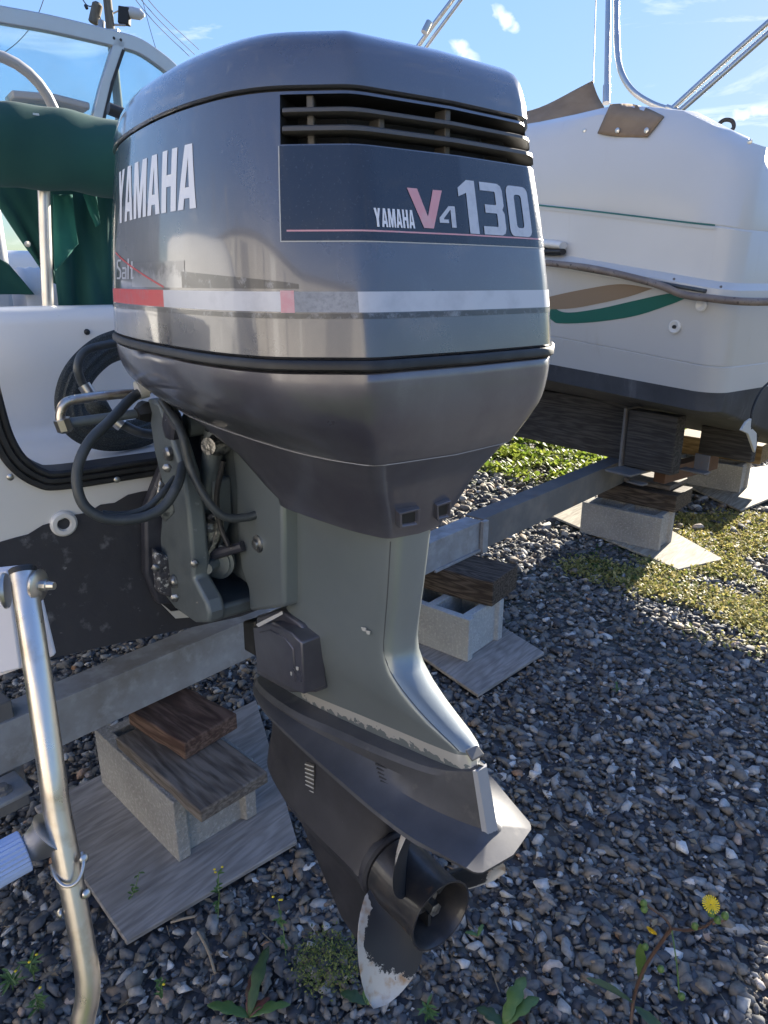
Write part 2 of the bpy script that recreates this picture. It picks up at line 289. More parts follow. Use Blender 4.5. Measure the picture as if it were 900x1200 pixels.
def boxv(c, s, rot=0, tilt=None):
    out = []
    for dx in (-.5, .5):
        for dy in (-.5, .5):
            for dz in (-.5, .5):
                p = Vector((dx * s[0], dy * s[1], dz * s[2]))
                if tilt: p = tilt @ p
                p = Matrix.Rotation(rot, 3, 'Z') @ p
                out.append(Vector(c) + p)
    return out, [(0, 1, 3, 2), (4, 6, 7, 5), (0, 4, 5, 1), (2, 3, 7, 6), (0, 2, 6, 4), (1, 5, 7, 3)]
def prismv(base, off):
    """base: list of points, off: vector"""
    n = len(base); off = Vector(off); v = [Vector(p) for p in base] + [Vector(p) + off for p in base]
    f = [tuple(range(n)), tuple(range(2 * n - 1, n - 1, -1))] + [(i, (i + 1) % n, n + (i + 1) % n, n + i) for i in range(n)]
    return v, f
def crom(pts, sub=6):
    pts = [Vector(p) for p in pts]
    if len(pts) < 3: return pts
    out = []; P = [2 * pts[0] - pts[1]] + pts + [2 * pts[-1] - pts[-2]]
    for i in range(1, len(P) - 2):
        a, b, c, d = P[i - 1:i + 3]
        for k in range(sub):
            t = k / sub
            out.append(.5 * ((2 * b) + (c - a) * t + (2 * a - 5 * b + 4 * c - d) * t * t + (3 * b - a - 3 * c + d) * t ** 3))
    out.append(pts[-1]); return out
def tubev(pts, r, n=12, cap=True, flat=1.0):
    pts = [Vector(p) for p in pts]; rs = r if isinstance(r, (list, tuple)) else [r] * len(pts)
    v, f = [], []; t0 = (pts[1] - pts[0]).normalized(); up = Vector((0, 0, 1)) if abs(t0.z) < .9 else Vector((1, 0, 0))
    nrm = t0.cross(up).normalized()
    for i, p in enumerate(pts):
        t = (pts[min(i + 1, len(pts) - 1)] - pts[max(i - 1, 0)]).normalized()
        nrm = (nrm - t * nrm.dot(t)).normalized(); bi = t.cross(nrm)
        for k in range(n):
            a = 2 * math.pi * k / n; v.append(p + (nrm * math.cos(a) + bi * math.sin(a) * flat) * rs[i])
    for i in range(len(pts) - 1):
        for k in range(n): f.append((i * n + k, i * n + (k + 1) % n, (i + 1) * n + (k + 1) % n, (i + 1) * n + k))
    if cap: f.append(tuple(range(n))); f.append(tuple(range(len(v) - 1, len(v) - 1 - n, -1)))
    return v, f
def latheV(prof, origin, axis, n=28):
    """prof: [(t,r)] along axis"""
    ax = Vector(axis).normalized(); u = ax.cross(Vector((0, 0, 1)) if abs(ax.z) < .9 else Vector((1, 0, 0))).normalized(); w_ = ax.cross(u)
    v, f = [], []
    for t, r in prof:
        for k in range(n):
            a = 2 * math.pi * k / n; v.append(Vector(origin) + ax * t + (u * math.cos(a) + w_ * math.sin(a)) * max(r, 1e-5))
    for i in range(len(prof) - 1):
        for k in range(n): f.append((i * n + k, i * n + (k + 1) % n, (i + 1) * n + (k + 1) % n, (i + 1) * n + k))
    f.append(tuple(range(n))); f.append(tuple(range(len(v) - 1, len(v) - 1 - n, -1)))
    return v, f
def loftv(rings, close=True, cap0=False, cap1=False):
    n = len(rings[0]); v = [Vector(p) for r in rings for p in r]; f = []
    for i in range(len(rings) - 1):
        for k in range(n if close else n - 1):
            f.append((i * n + k, i * n + (k + 1) % n, (i + 1) * n + (k + 1) % n, (i + 1) * n + k))
    if cap0: f.append(tuple(range(n)))
    if cap1: f.append(tuple(range((len(rings) - 1) * n, len(rings) * n)))
    return v, f
def interp(x, pts):
    if x <= pts[0][0]: return pts[0][1]
    for a, b in zip(pts, pts[1:]):
        if x <= b[0]: return a[1] + (b[1] - a[1]) * (x - a[0]) / (b[0] - a[0])
    return pts[-1][1]
def thing(name, label, cat, loc=(0, 0, 0), rz=0, group=None):
    o = bpy.data.objects.new(name, None); COL.objects.link(o); o.location = loc; o.rotation_euler = (0, 0, rz); o.empty_display_size = .1
    o['label'] = label; o['category'] = cat
    if group: o['group'] = group
    return o
def tag(o, label, cat, group=None):
    o['label'] = label; o['category'] = cat
    if group: o['group'] = group
    return o
def copy_tree(o, parent=None):
    c = o.copy(); COL.objects.link(c)
    if parent: c.parent = parent
    for ch in list(o.children): copy_tree(ch, c)
    return c

# ================================================================= GROUND
def ground_material():
    m = bpy.data.materials.new('gravel_bed'); m.use_nodes = True; N = m.node_tree.nodes; lk = m.node_tree.links.new
    b = N['Principled BSDF']; b.inputs['Roughness'].default_value = .9
    t = N.new('ShaderNodeTexCoord'); v = N.new('ShaderNodeTexVoronoi'); v.inputs['Scale'].default_value = 38; lk(t.outputs['Object'], v.inputs['Vector'])
    r = N.new('ShaderNodeValToRGB'); e = r.color_ramp.elements; e[0].position = 0; e[0].color = (.05, .05, .05, 1); e[1].position = 1; e[1].color = (.24, .23, .20, 1)
    x = e.new(.5); x.color = (.075, .075, .085, 1); x = e.new(.75); x.color = (.10, .085, .07, 1)
    sx = N.new('ShaderNodeSeparateColor'); lk(v.outputs['Color'], sx.inputs[0]); lk(sx.outputs[0], r.inputs[0])
    n2 = N.new('ShaderNodeTexNoise'); n2.inputs['Scale'].default_value = .25; n2.inputs['Detail'].default_value = 6; lk(t.outputs['Object'], n2.inputs['Vector'])
    q = N.new('ShaderNodeMix'); q.data_type = 'RGBA'; mr = N.new('ShaderNodeMapRange'); mr.inputs['From Min'].default_value = .5; mr.inputs['From Max'].default_value = .62; lk(n2.outputs[0], mr.inputs[0])
    lk(mr.outputs[0], q.inputs['Factor']); lk(r.outputs[0], q.inputs['A']); q.inputs['B'].default_value = (.07, .10, .03, 1)
    lk(q.outputs['Result'], b.inputs['Base Color'])
    bb = N.new('ShaderNodeBump'); bb.inputs['Strength'].default_value = 1; bb.inputs['Distance'].default_value = .015; bb.invert = True; lk(v.outputs['Distance'], bb.inputs['Height']); lk(bb.outputs[0], b.inputs['Normal'])
    return m
g = B().add([(-600, -600, 0), (600, -600, 0), (600, 900, 0), (-600, 900, 0)], [(0, 1, 2, 3)]).obj('ground', ground_material(), smooth=0)
g['kind'] = 'structure'

# plywood sheets: corners measured on the ground
def quad_board(name, pts, ztop, th, m, label, cat, group=None, bevel=.002, sub=0):
    base = [GZ(px, py, ztop) for px, py in pts]
    c = sum(base, Vector()) / 4
    b_ = B().add(*prismv([p - c for p in base], (0, 0, -th)))
    o = b_.obj(name, m, smooth=0, bevel=bevel, seg=1); o.location = c
    tag(o, label, cat, group); return o, base
PLY = []
def sheet(pts, m, label, z=.03):
    o, base = quad_board('plywood_sheet', pts, z, .014, m, label, 'plywood', 'plywood sheets under the blocks'); PLY.append([(p.x, p.y) for p in base]); return o
sheet([(148, 1103), (348, 985), (300, 820), (40, 945)], M_ply, 'weathered grey plywood sheet on the gravel under the near left concrete block')
sheet([(560, 814), (638, 764), (575, 725), (470, 752)], M_ply, 'small plywood square with wavy grain under the pale block just right of the engine')
sheet([(795, 667), (848, 655), (770, 612), (700, 560), (646, 604)], M_ply2, 'bleached plywood sheet lying half in sun under the block with the cracked timber')
sheet([(868, 598), (960, 560), (900, 545), (790, 562)], M_ply2, 'bleached plywood sheet under the farthest concrete block at the right edge')

def inpoly(x, y, poly):
    c = False; j = len(poly) - 1
    for i in range(len(poly)):
        a, b_ = poly[i], poly[j]
        if (a[1] > y) != (b_[1] > y) and x < (b_[0] - a[0]) * (y - a[1]) / (b_[1] - a[1]) + a[0]: c = not c
        j = i
    return c

# ---- gravel stones: real angular chips, one mesh
def gravel():
    rng = np.random.default_rng(3)
    temps = []
    for k in range(28):
        bm = bmesh.new(); n = 11 + k % 4
        for i in range(n):
            p = Vector(rng.normal(size=3)).normalized(); bm.verts.new((p.x * (1 if k % 3 else 1.25), p.y * .8, p.z * rng.uniform(.38, .62)))
        bmesh.ops.convex_hull(bm, input=list(bm.verts))
        bmesh.ops.delete(bm, geom=[v for v in bm.verts if not v.link_faces], context='VERTS')
        bmesh.ops.triangulate(bm, faces=bm.faces); bm.verts.index_update()
        V = np.array([v.co[:] for v in bm.verts]); Fc = np.array([[v.index for v in f.verts] for f in bm.faces]); temps.append((V, Fc)); bm.free()
    zones = [(.62, 1.5, 5600, .0125), (1.5, 2.4, 4300, .0132), (2.4, 4.0, 2600, .0155), (4.0, 7.5, 850, .024)]
    vs, fs, off = [], [], 0
    for y0, y1, dens, sz in zones:
        wmax = .66 * y1 + .45; cnt = int(dens * (y1 - y0) * 2 * wmax)
        X = rng.uniform(-wmax, wmax, cnt); Y = rng.uniform(y0, y1, cnt)
        keep = np.abs(X) < .66 * Y + .40; X, Y = X[keep], Y[keep]
        for x, y in zip(X, Y):
            if any(inpoly(x, y, p) for p in PLY): continue
            V, Fc = temps[rng.integers(len(temps))]
            s = sz * (rng.lognormal(.12, .36) if rng.random() < .55 else rng.lognormal(-.55, .3)); s = min(s, sz * 2.3)
            a = rng.uniform(0, 6.283); tx, ty = rng.normal(0, .38, 2)
            Rm = np.array(Matrix.Rotation(a, 3, 'Z') @ Matrix.Rotation(tx, 3, 'X') @ Matrix.Rotation(ty, 3, 'Y'))
            W = (V * s) @ Rm.T; W += np.array([x, y, rng.uniform(.0, .012)])
            vs.append(W); fs.append(Fc + off); off += len(W)
    VV = np.concatenate(vs); FF = np.concatenate(fs)
    me = bpy.data.meshes.new('gravel'); me.vertices.add(len(VV)); me.vertices.foreach_set('co', VV.astype(np.float32).ravel())
    me.loops.add(FF.size); me.loops.foreach_set('vertex_index', FF.astype(np.int32).ravel())
    me.polygons.add(len(FF)); me.polygons.foreach_set('loop_start', np.arange(0, FF.size, 3, dtype=np.int32)); me.polygons.foreach_set('loop_total', np.full(len(FF), 3, dtype=np.int32))
    me.update(calc_edges=True); me.validate()
    m = bpy.data.materials.new('gravel_stone'); m.use_nodes = True; N = m.node_tree.nodes; lk = m.node_tree.links.new
    b = N['Principled BSDF']; b.inputs['Roughness'].default_value = .8; b.inputs['Specular IOR Level'].default_value = .3
    gi = N.new('ShaderNodeNewGeometry'); r = N.new('ShaderNodeValToRGB'); r.color_ramp.interpolation = 'LINEAR'
    e = r.color_ramp.elements; stops = [(0, (.055, .056, .062)), (.22, (.095, .095, .10)), (.45, (.14, .14, .14)), (.62, (.19, .178, .155)), (.76, (.20, .155, .115)), (.85, (.25, .25, .245)), (.93, (.36, .35, .33)), (.965, (.58, .57, .55)), (1, (.29, .16, .085))]
    e[0].position = 0; e[0].color = (*stops[0][1], 1); e[1].position = 1; e[1].color = (*stops[-1][1], 1)
    for p, c in stops[1:-1]: x = e.new(p); x.color = (*c, 1)
    lk(gi.outputs['Random Per Island'], r.inputs[0])
    t = N.new('ShaderNodeTexCoord'); nz = N.new('ShaderNodeTexNoise'); nz.inputs['Scale'].default_value = 120; nz.inputs['Detail'].default_value = 5; lk(t.outputs['Object'], nz.inputs['Vector'])
    hs = N.new('ShaderNodeHueSaturation'); mr = N.new('ShaderNodeMapRange'); mr.inputs['To Min'].default_value = .6; mr.inputs['To Max'].default_value = 1.45; lk(nz.outputs[0], mr.inputs[0]); lk(mr.outputs[0], hs.inputs['Value'])
    lk(r.outputs[0], hs.inputs['Color']); lk(hs.outputs[0], b.inputs['Base Color'])
    bb = N.new('ShaderNodeBump'); bb.inputs['Strength'].default_value = .35; bb.inputs['Distance'].default_value = .002; lk(nz.outputs[0], bb.inputs['Height']); lk(bb.outputs[0], b.inputs['Normal'])
    me.materials.append(m)
    o = bpy.data.objects.new('gravel', me); COL.objects.link(o); o['kind'] = 'stuff'; o['label'] = 'loose grey slate gravel covering the yard with some tan and white chips'
    o['category'] = 'gravel'
gravel()

# ================================================================= STEEL BEAM AND BLOCKS
BA, BBp = Vector((-.817, 1.536, 0)), Vector((1.348, 3.966, 0))
bd = (BBp - BA).normalized(); bn = Vector((bd.y, -bd.x, 0))         # bn: towards the camera side
beam = thing('steel_beam', 'long galvanised steel beam on stacked blocks running under both boats', 'beam', (BA.x, BA.y, 0), math.atan2(bd.y, bd.x))
L1 = (Vector((.36, 3.0, 0)) - BA).length      # joint between galvanised near piece and rusty far channel
L2 = (BBp - BA).length
def chan(x0, x1, z0, z1, dep, th=.008):
    prof = [(0, z0), (0, z1), (dep, z1), (dep, z1 - th), (th, z1 - th), (th, z0 + th), (dep, z0 + th), (dep, z0)]
    rings = [[(x, y, z) for y, z in prof] for x in (x0, x1)]
    return loftv(rings, cap0=True, cap1=True)
B().add(*chan(-1.2, L1, .325, .455, .09)).obj('channel', M_beam, beam, bevel=.002, smooth=0)
B().add(*chan(L1 + .004, L2 + .1, .318, .462, .10)).obj('channel', M_beamdk, beam, bevel=.002, smooth=0)['label'] = 'darker rusty channel section at the far end'
B().add(*boxv((L1 - .005, -.012, .385), (.04, .02, .15))).obj('joint_plate', M_beam, beam, bevel=.003)
B().add(*boxv((L1 - .17, -.006, .325), (.35, .012, .012))).obj('joint_plate', M_beam, beam, bevel=.002)
# foot flange with a bolt, at the left end
B().add(*boxv((-.33, -.05, .316), (.42, .10, .012))).obj('foot_flange', M_beam, beam, bevel=.003)
B().add(*latheV([(0, .02), (.006, .02), (.007, .012), (.018, .011), (.019, .004)], (-.17, -.06, .322), (0, 0, 1), 8)).obj('bolt', M_beamdk, beam)
B().add(*boxv((-.16, .045, .35), (.13, .07, .30))).obj('upright', M_beamdk, beam, bevel=.004)

def block(corner, e1, l1, l2, h, m, label, z0=.03, cores=True):
    """hollow concrete block: outer corner nearest the camera, e1 to the right, e2 to the left/back"""
    e1 = e1.normalized(); e2 = Vector((-e1.y, e1.x, 0)); ang = math.atan2(e1.y, e1.x)
    t = thing('concrete_block', label, 'concrete block', (corner.x, corner.y, z0), ang, 'concrete blocks carrying the beam and the trailer')
    # outline with flanged, recessed ends at l2 = 0 side is the long face; recess on the two short ends (y=0 and y=l2)
    fl = .035; rc = .018
    out = [(0, 0), (fl, 0), (fl + .008, rc), (l1 - fl - .008, rc), (l1 - fl, 0), (l1, 0), (l1, l2), (l1 - fl, l2), (l1 - fl - .008, l2 - rc), (fl + .008, l2 - rc), (fl, l2), (0, l2)]
    if l2 >= l1: pass
    # build web as top ring with two cores: mesh from grid of walls
    v, f = [], []
    def ringpts(poly, z): return [Vector((x, y, z)) for x, y in poly]
    wl = .034; mid = l2 / 2
    hole1 = [(wl, wl + rc), (l1 - wl, wl + rc), (l1 - wl, mid - wl / 2), (wl, mid - wl / 2)]
    hole2 = [(wl, mid + wl / 2), (l1 - wl, mid + wl / 2), (l1 - wl, l2 - wl - rc), (wl, l2 - wl - rc)]
    polys = [out, hole1, hole2]
    flat = [q for p in polys for q in p]
    tris = tessellate_polygon([[Vector((x, y, 0)) for x, y in p] for p in polys])
    n = len(flat)
    v = [Vector((x, y, h)) for x, y in flat] + [Vector((x, y, 0)) for x, y in flat]
    f = [tuple(q) for q in tris] + [tuple(i + n for i in reversed(q)) for q in tris]
    s = 0
    for p in polys:
        k = len(p)
        f += [(s + i, s + (i + 1) % k, n + s + (i + 1) % k, n + s + i) for i in range(k)]; s += k
    o = B().add(v, f).obj('shell', m, t, smooth=0, bevel=.003, seg=2)
    return t
c1 = GZ(210, 1011, .03); c1r = GZ(303, 953, .03)
block(c1, c1r - c1, .245, .44, .185, M_conc, 'grey concrete block with chipped top edge under two planks, nearest the camera')
c2 = GZ(548, 776, .03); c2r = GZ(596, 742, .03)
block(c2, c2r - c2, .26, .40, .18, M_conc2, 'pale concrete block with open core under the dark timber just right of the engine')
c3 = GZ(771, 646, .03); c3r = Vector((c3.x + .66, c3.y + .75, 0))
block(c3, c3r - c3, .20, .47, .19, M_conc, 'sunlit concrete block under the cracked brown timber and the far beam end')
c4 = GZ(866, 578, .03); c4r = Vector((c4.x + .66, c4.y + .75, 0))
block(c4, c4r - c4, .20, .50, .19, M_conc, 'farthest concrete block under the yellow timber below the white boat transom')

def timber(corner_px, right_px, z0, z1, l2, m, label, l1=None, name='timber', e_l1=0):
    c = GZ(*corner_px, z1); r = GZ(*right_px, z1); e1 = (r - c); ll = l1 or e1.length; e1.normalize(); e2 = Vector((-e1.y, e1.x, 0))
    o = B()
    nseg = 6; v = []; f = []
    for i in range(nseg + 1):
        for (a, z) in ((0, z0), (ll, z0), (ll, z1), (0, z1)):
            j = random.uniform(-.0025, .0025)
            v.append(Vector((a + j, l2 * i / nseg, z - z0 + random.uniform(-.002, .002))))
    for i in range(nseg):
        for k in range(4): f.append((i * 4 + k, i * 4 + (k + 1) % 4, i * 4 + 4 + (k + 1) % 4, i * 4 + 4 + k))
    f += [(0, 1, 2, 3), tuple(nseg * 4 + k for k in (3, 2, 1, 0))]
    ob = o.add(v, f).obj(name, m, smooth=30, bevel=.004, seg=2); ob.location = (c.x, c.y, z0); ob.rotation_euler = (0, 0, math.atan2(e1.y, e1.x))
    tag(ob, label, 'timber'); return ob
timber((235, 951), (312, 905), .217, .25, .42, M_plank2, 'flat grey plank lying on the near left concrete block', name='plank', l1=.20)
timber((216, 872), (277, 836), .252, .302, .26, M_plank, 'short reddish brown plank on top of the grey plank under the beam', name='plank')
timber((578, 683), (607, 662), .212, .318, .42, M_timber, 'dark wavy grained timber on the pale block under the beam joint')
timber((793, 582), (812, 571), .222, .316, .46, M_timber, 'cracked brown timber stacked on the sunlit block at the beam end')
timber((786, 570), (806, 560), .318, .345, .36, M_plank2, 'thin split board on top of the cracked brown timber', name='plank')
timber((894, 523), (912, 512), .222, .355, .62, M_timber2, 'yellow brown timber on the farthest block under the boat stern')

# ================================================================= OUTBOARD MOTOR
EN = thing('outboard_motor', 'large weathered grey outboard motor with YAMAHA lettering hanging on the boat stern', 'outboard motor', (EO.x, EO.y, 0), YAW)
def half_ring(K, fr=None, m=6):
    K = [Vector((*k, 0)) if len(k) == 2 else Vector(k) for k in K]; out = [K[0]]
    for i in range(1, len(K) - 1):
        f_ = fr[i - 1] if fr else .5
        a = K[i] + (K[i - 1] - K[i]) * f_; c = K[i] + (K[i + 1] - K[i]) * f_
        for k in range(m + 1):
            t = k / m; out.append(a * (1 - t) ** 2 + K[i] * 2 * t * (1 - t) + c * t * t)
    out.append(K[-1]); return out
def full_ring(h): return h + [Vector((p.x, -p.y, p.z)) for p in reversed(h[1:-1])]
FR = [.15, .32, .5, .5, .5, .5, .5]
KS = [(.022, 0), (.015, -.1437), (-.055, -.228), (-.14, -.257), (-.3, -.265), (-.5, -.255), (-.66, -.222), (-.755, -.125), (-.79, 0)]
KT = [(-.034, 0), (-.042, -.130), (-.100, -.196), (-.16, -.226), (-.3, -.243), (-.5, -.230), (-.65, -.188), (-.74, -.105), (-.77, 0)]
SE = full_ring(half_ring(KS, FR)); TP = full_ring(half_ring(KT, FR)); NR = len(SE)
ZS, ZT = 1.368, 1.640
def ring_n(Rg):
    out = []
    for i in range(len(Rg)):
        t = (Rg[(i + 1) % len(Rg)] - Rg[i - 1]); n = Vector((-t.y, t.x, 0))
        out.append(n.normalized() * (1 if n.dot(Rg[i] - Vector((-.38, 0, 0))) > 0 else -1))
    return out
NS = ring_n(SE)
ML = [a.lerp(b, .5) for a, b in zip(SE, TP)]
CUM = [0]
for i in range(1, NR): CUM.append(CUM[-1] + (ML[i] - ML[i - 1]).length)
TOT = CUM[-1] + (ML[0] - ML[-1]).length
def cw_i(fi, z, off=0):
    i = int(math.floor(fi)) % NR; j = (i + 1) % NR; t = fi - math.floor(fi); k = (z - ZS) / (ZT - ZS)
    bul = .006 * 4 * k * (1 - k)
    a = SE[i].lerp(TP[i], k); b_ = SE[j].lerp(TP[j], k); n = NS[i].lerp(NS[j], t).normalized()
    p = a.lerp(b_, t) + n * (off + bul); p.z = z; return p
def s_idx(s):
    s = s % TOT
    for i in range(NR):
        c0 = CUM[i]; c1 = CUM[i + 1] if i + 1 < NR else TOT
        if s <= c1: return i + (s - c0) / max(c1 - c0, 1e-9)
    return NR - 1e-6
def CW(s, z, off=0): return cw_i(s_idx(s), z, off)      # s>0 towards port
def find_s(px, z, lo=-.2, hi=.95):
    a, b_ = lo, hi
    for _ in range(40):
        m_ = (a + b_) / 2
        if proj(to_world(CW(m_, z)))[0] > px: a = m_
        else: b_ = m_
    return (a + b_) / 2
# main cowl wall with the louvre opening left out
LZ0, LZ1 = 1.5875, 1.637
zs = [ZS, ZS + .003, 1.40, 1.45, 1.50, 1.55, LZ0, LZ1, ZT]
S_L = find_s(324, 1.61, 0, .4); iL = int(round(s_idx(S_L))); iR = NR - iL
rings = [[cw_i(i, z, -.003 if z == ZS else 0) for i in range(NR)] for z in zs]
v, f = loftv(rings)
ff = []
for q in f:
    row = min(q) // NR; i = q[0] % NR
    if row == 6 and (i < iL or i >= iR): continue
    ff.append(q)
cowl = B().add(v, ff).obj('cowling', M_paint, EN, smooth=40)
# recess behind louvres
idx = list(range(iR, NR)) + list(range(0, iL + 1))
rec = [[cw_i(i, LZ0, 0) for i in idx], [cw_i(i, LZ0 - .002, -.03) for i in idx], [cw_i(i, LZ0 + .01, -.06) for i in idx], [cw_i(i, LZ1, -.06) for i in idx], [cw_i(i, LZ1 + .001, 0) for i in idx]]
v, f = loftv(rec, close=False)
n_ = len(idx); f += [tuple(r * n_ for r in range(5)), tuple(r * n_ + n_ - 1 for r in range(4, -1, -1))]
B().add(v, f).obj('air_intake', M_dark, EN, smooth=0)
def cowl_bar(z0, z1, o0, o1, s0, s1, name, m, n=46):
    rr = []
    for k in range(n + 1):
        s = s0 + (s1 - s0) * k / n; e = min(1, min(k, n - k) / 1.5 + .3)
        zc = (z0 + z1) / 2; h = (z1 - z0) / 2
        prof = [(o0, -h * .7), (o0, h * .7), (o0 + .003, h), (o1 - .004, h), (o1, h * .5), (o1, -h * .5), (o1 - .004, -h), (o0 + .003, -h)]
        rr.append([CW(s, zc + b_, o0 + (a - o0) * e) for a, b_ in prof])
    return B().add(*loftv(rr, cap0=True, cap1=True)).obj(name, m, EN, smooth=50)
SLB = S_L + .003
cowl_bar(1.6175, 1.6245, -.03, .002, -SLB - .006, SLB, 'louvre', M_louvre)
cowl_bar(1.5985, 1.6065, -.03, .003, -SLB - .006, SLB, 'louvre', M_louvre)
for px in (362, 455, 533):
    s = find_s(px, 1.61); a = CW(s, 1.61, -.022); h = (LZ1 - LZ0) if px != 455 else .024
    nrm = (CW(s, 1.61, .01) - CW(s, 1.61, 0)).normalized()
    B().add(*boxv(a + Vector((0, 0, 1.6125 - 1.61 + .0)), (.02, .008, h), math.atan2(nrm.y, nrm.x))).obj('louvre_rib', M_louvre, EN, bevel=.0015)
# cap
def capz(x): return -.030 * max(0, min(1, (-.42 - x) / .36)) ** 1.6
capr = [(ZT + .0025, -.012), (ZT + .0025, .001), (ZT + .005, .0035), (1.660, .001), (1.676, -.004), (1.686, -.008), (1.694, -.014), (1.701, -.025), (1.7065, -.045), (1.711, -.085), (1.713, -.14)]
rings = []
for z, off in capr:
    r = []
    for i in range(NR):
        p = TP[i] + NS[i] * off; r.append(Vector((p.x, p.y, z + capz(p.x) * (z - ZT) / .06)))
    rings.append(r)
ctr = Vector((-.36, 0, 1.716))
rings.append([ctr + (p - ctr) * .4 + Vector((0, 0, (1.716 - p.z) * .6)) for p in rings[-1]])
v, f = loftv(rings, cap0=False, cap1=True)
B().add(v, f).obj('cowling_cap', M_paint, EN, smooth=50)
B().add(*loftv([[Vector((p.x, p.y, ZT - .002)) - n * .006 for p, n in zip(TP, NS)], [Vector((p.x, p.y, ZT + .006)) - n * .006 for p, n in zip(TP, NS)]])).obj('seam', M_dark, EN, smooth=40)
# rubber seal at the cowl bottom
rr = []
for z, off in ((1.3555, -.008), (1.3555, .002), (1.358, .0045), (1.3645, .0045), (1.3675, .002), (1.3675, -.008)):
    rr.append([Vector((p.x, p.y, z)) + n * off for p, n in zip(SE, NS)])
B().add(*loftv(rr)).obj('rubber_seal', M_black, EN, smooth=40)
# black badge panel on the back, slightly raised, with a thin bright edge
def decal(s0, s1, z0f, z1f, off, name, m, n=150, rows=3, thick=0):
    vv, f2 = [], []
    for k in range(n + 1):
        s = s0 + (s1 - s0) * k / n
        a = z0f(s) if callable(z0f) else z0f; b_ = z1f(s) if callable(z1f) else z1f
        for r in range(rows + 1): vv.append(CW(s, a + (b_ - a) * r / rows, off))
    q = rows + 1
    for k in range(n):
        for r in range(rows): f2.append((k * q + r, k * q + r + 1, (k + 1) * q + r + 1, (k + 1) * q + r))
    o = B().add(vv, f2).obj(name, m, EN, smooth=60); return o
SP1 = find_s(327, 1.54, 0, .4); 
decal(-.195, SP1, 1.4900, 1.5862, .0003, 'badge_frame', M_grille)
decal(-.194, SP1 - .0012, 1.4912, 1.5862, .0005, 'badge_panel', M_blackgloss)
decal(-.19, find_s(336, 1.502, 0, .4), 1.5005, 1.5022, .0007, 'badge_line', M_pink, rows=1)

# glyphs ----------------------------------------------------------------
def rrect(x0, y0, x1, y1, r, ccw=True):
    p = []
    for cx, cy, a0 in ((x1 - r, y0 + r, -90), (x1 - r, y1 - r, 0), (x0 + r, y1 - r, 90), (x0 + r, y0 + r, 180)):
        for k in range(5): a = R_(a0 + 90 * k / 4); p.append((cx + r * math.cos(a), cy + r * math.sin(a)))
    return p
GL = {
 'Y': (.66, [[[(0, 1), (.235, 1), (.33, .68), (.425, 1), (.66, 1), (.447, .42), (.447, 0), (.213, 0), (.213, .42)]]]),
 'A': (.70, [[[(0, 0), (.225, 0), (.25, .17), (.45, .17), (.475, 0), (.70, 0), (.49, 1), (.21, 1)], [(.275, .34), (.35, .80), (.425, .34)]]]),
 'M': (.86, [[[(0, 0), (.20, 0), (.20, .60), (.34, 0), (.52, 0), (.66, .60), (.66, 0), (.86, 0), (.86, 1), (.58, 1), (.43, .42), (.28, 1), (0, 1)]]]),
 'H': (.68, [[[(0, 0), (.235, 0), (.235, .41), (.445, .41), (.445, 0), (.68, 0), (.68, 1), (.445, 1), (.445, .60), (.235, .60), (.235, 1), (0, 1)]]]),
 'V': (.95, [[[(0, 1), (.27, 1), (.49, .30), (.70, 1), (.95, 1), (.62, 0), (.36, 0)]]]),
 '4': (.75, [[[(.52, 0), (.72, 0), (.72, 1), (.45, 1), (.0, .42), (.0, .2), (.40, .2), (.40, .36), (.2, .36), (.2, .42), (.5, .82), (.52, .82)]]]),
 '1': (.52, [[[(.22, 0), (.50, 0), (.50, 1), (.26, 1), (.0, .84), (.0, .68), (.22, .76)]]]),
 '3': (.70, [[[(0, 0), (.56, 0), (.66, .04), (.70, .13), (.70, .42), (.64, .5), (.70, .58), (.70, .87), (.66, .96), (.56, 1), (0, 1), (0, .84), (.44, .84), (.46, .82), (.46, .60), (.44, .58), (.10, .58), (.10, .42), (.44, .42), (.46, .40), (.46, .18), (.44, .16), (0, .16)]]]),
 '0': (.72, [[rrect(0, 0, .72, 1, .14), rrect(.24, .17, .48, .83, .07)]]),
 'S': (.5, [[[(.02, .0), (.36, 0), (.5, .14), (.5, .42), (.40, .54), (.16, .68), (.14, .86), (.2, .9), (.46, .9), (.5, 1), (.12, 1), (0, .88), (.02, .64), (.12, .54), (.36, .40), (.36, .14), (.3, .1), (.0, .1)]]]),
 'a': (.42, [[[(0, .05), (.06, 0), (.42, 0), (.42, .52), (.34, .6), (.06, .6), (.06, .5), (.28, .5), (.30, .46), (.30, .36), (.06, .36), (0, .3)], [(.1, .1), (.1, .26), (.30, .28), (.30, .1)]]]),
 'l': (.14, [[[(0, 0), (.13, 0), (.13, 1), (0, 1)]]]),
 't': (.28, [[[(.08, 0), (.26, 0), (.28, .1), (.19, .12), (.19, .5), (.28, .5), (.28, .6), (.19, .6), (.19, .85), (.08, .85), (.08, .6), (0, .6), (0, .5), (.08, .5)]]]),
}
def fine(poly, step=.08):
    out = []
    for a, b_ in zip(poly, poly[1:] + poly[:1]):
        n = max(1, int(math.hypot(b_[0] - a[0], b_[1] - a[1]) / step))
        out += [(a[0] + (b_[0] - a[0]) * k / n, a[1] + (b_[1] - a[1]) * k / n) for k in range(n)]
    return out
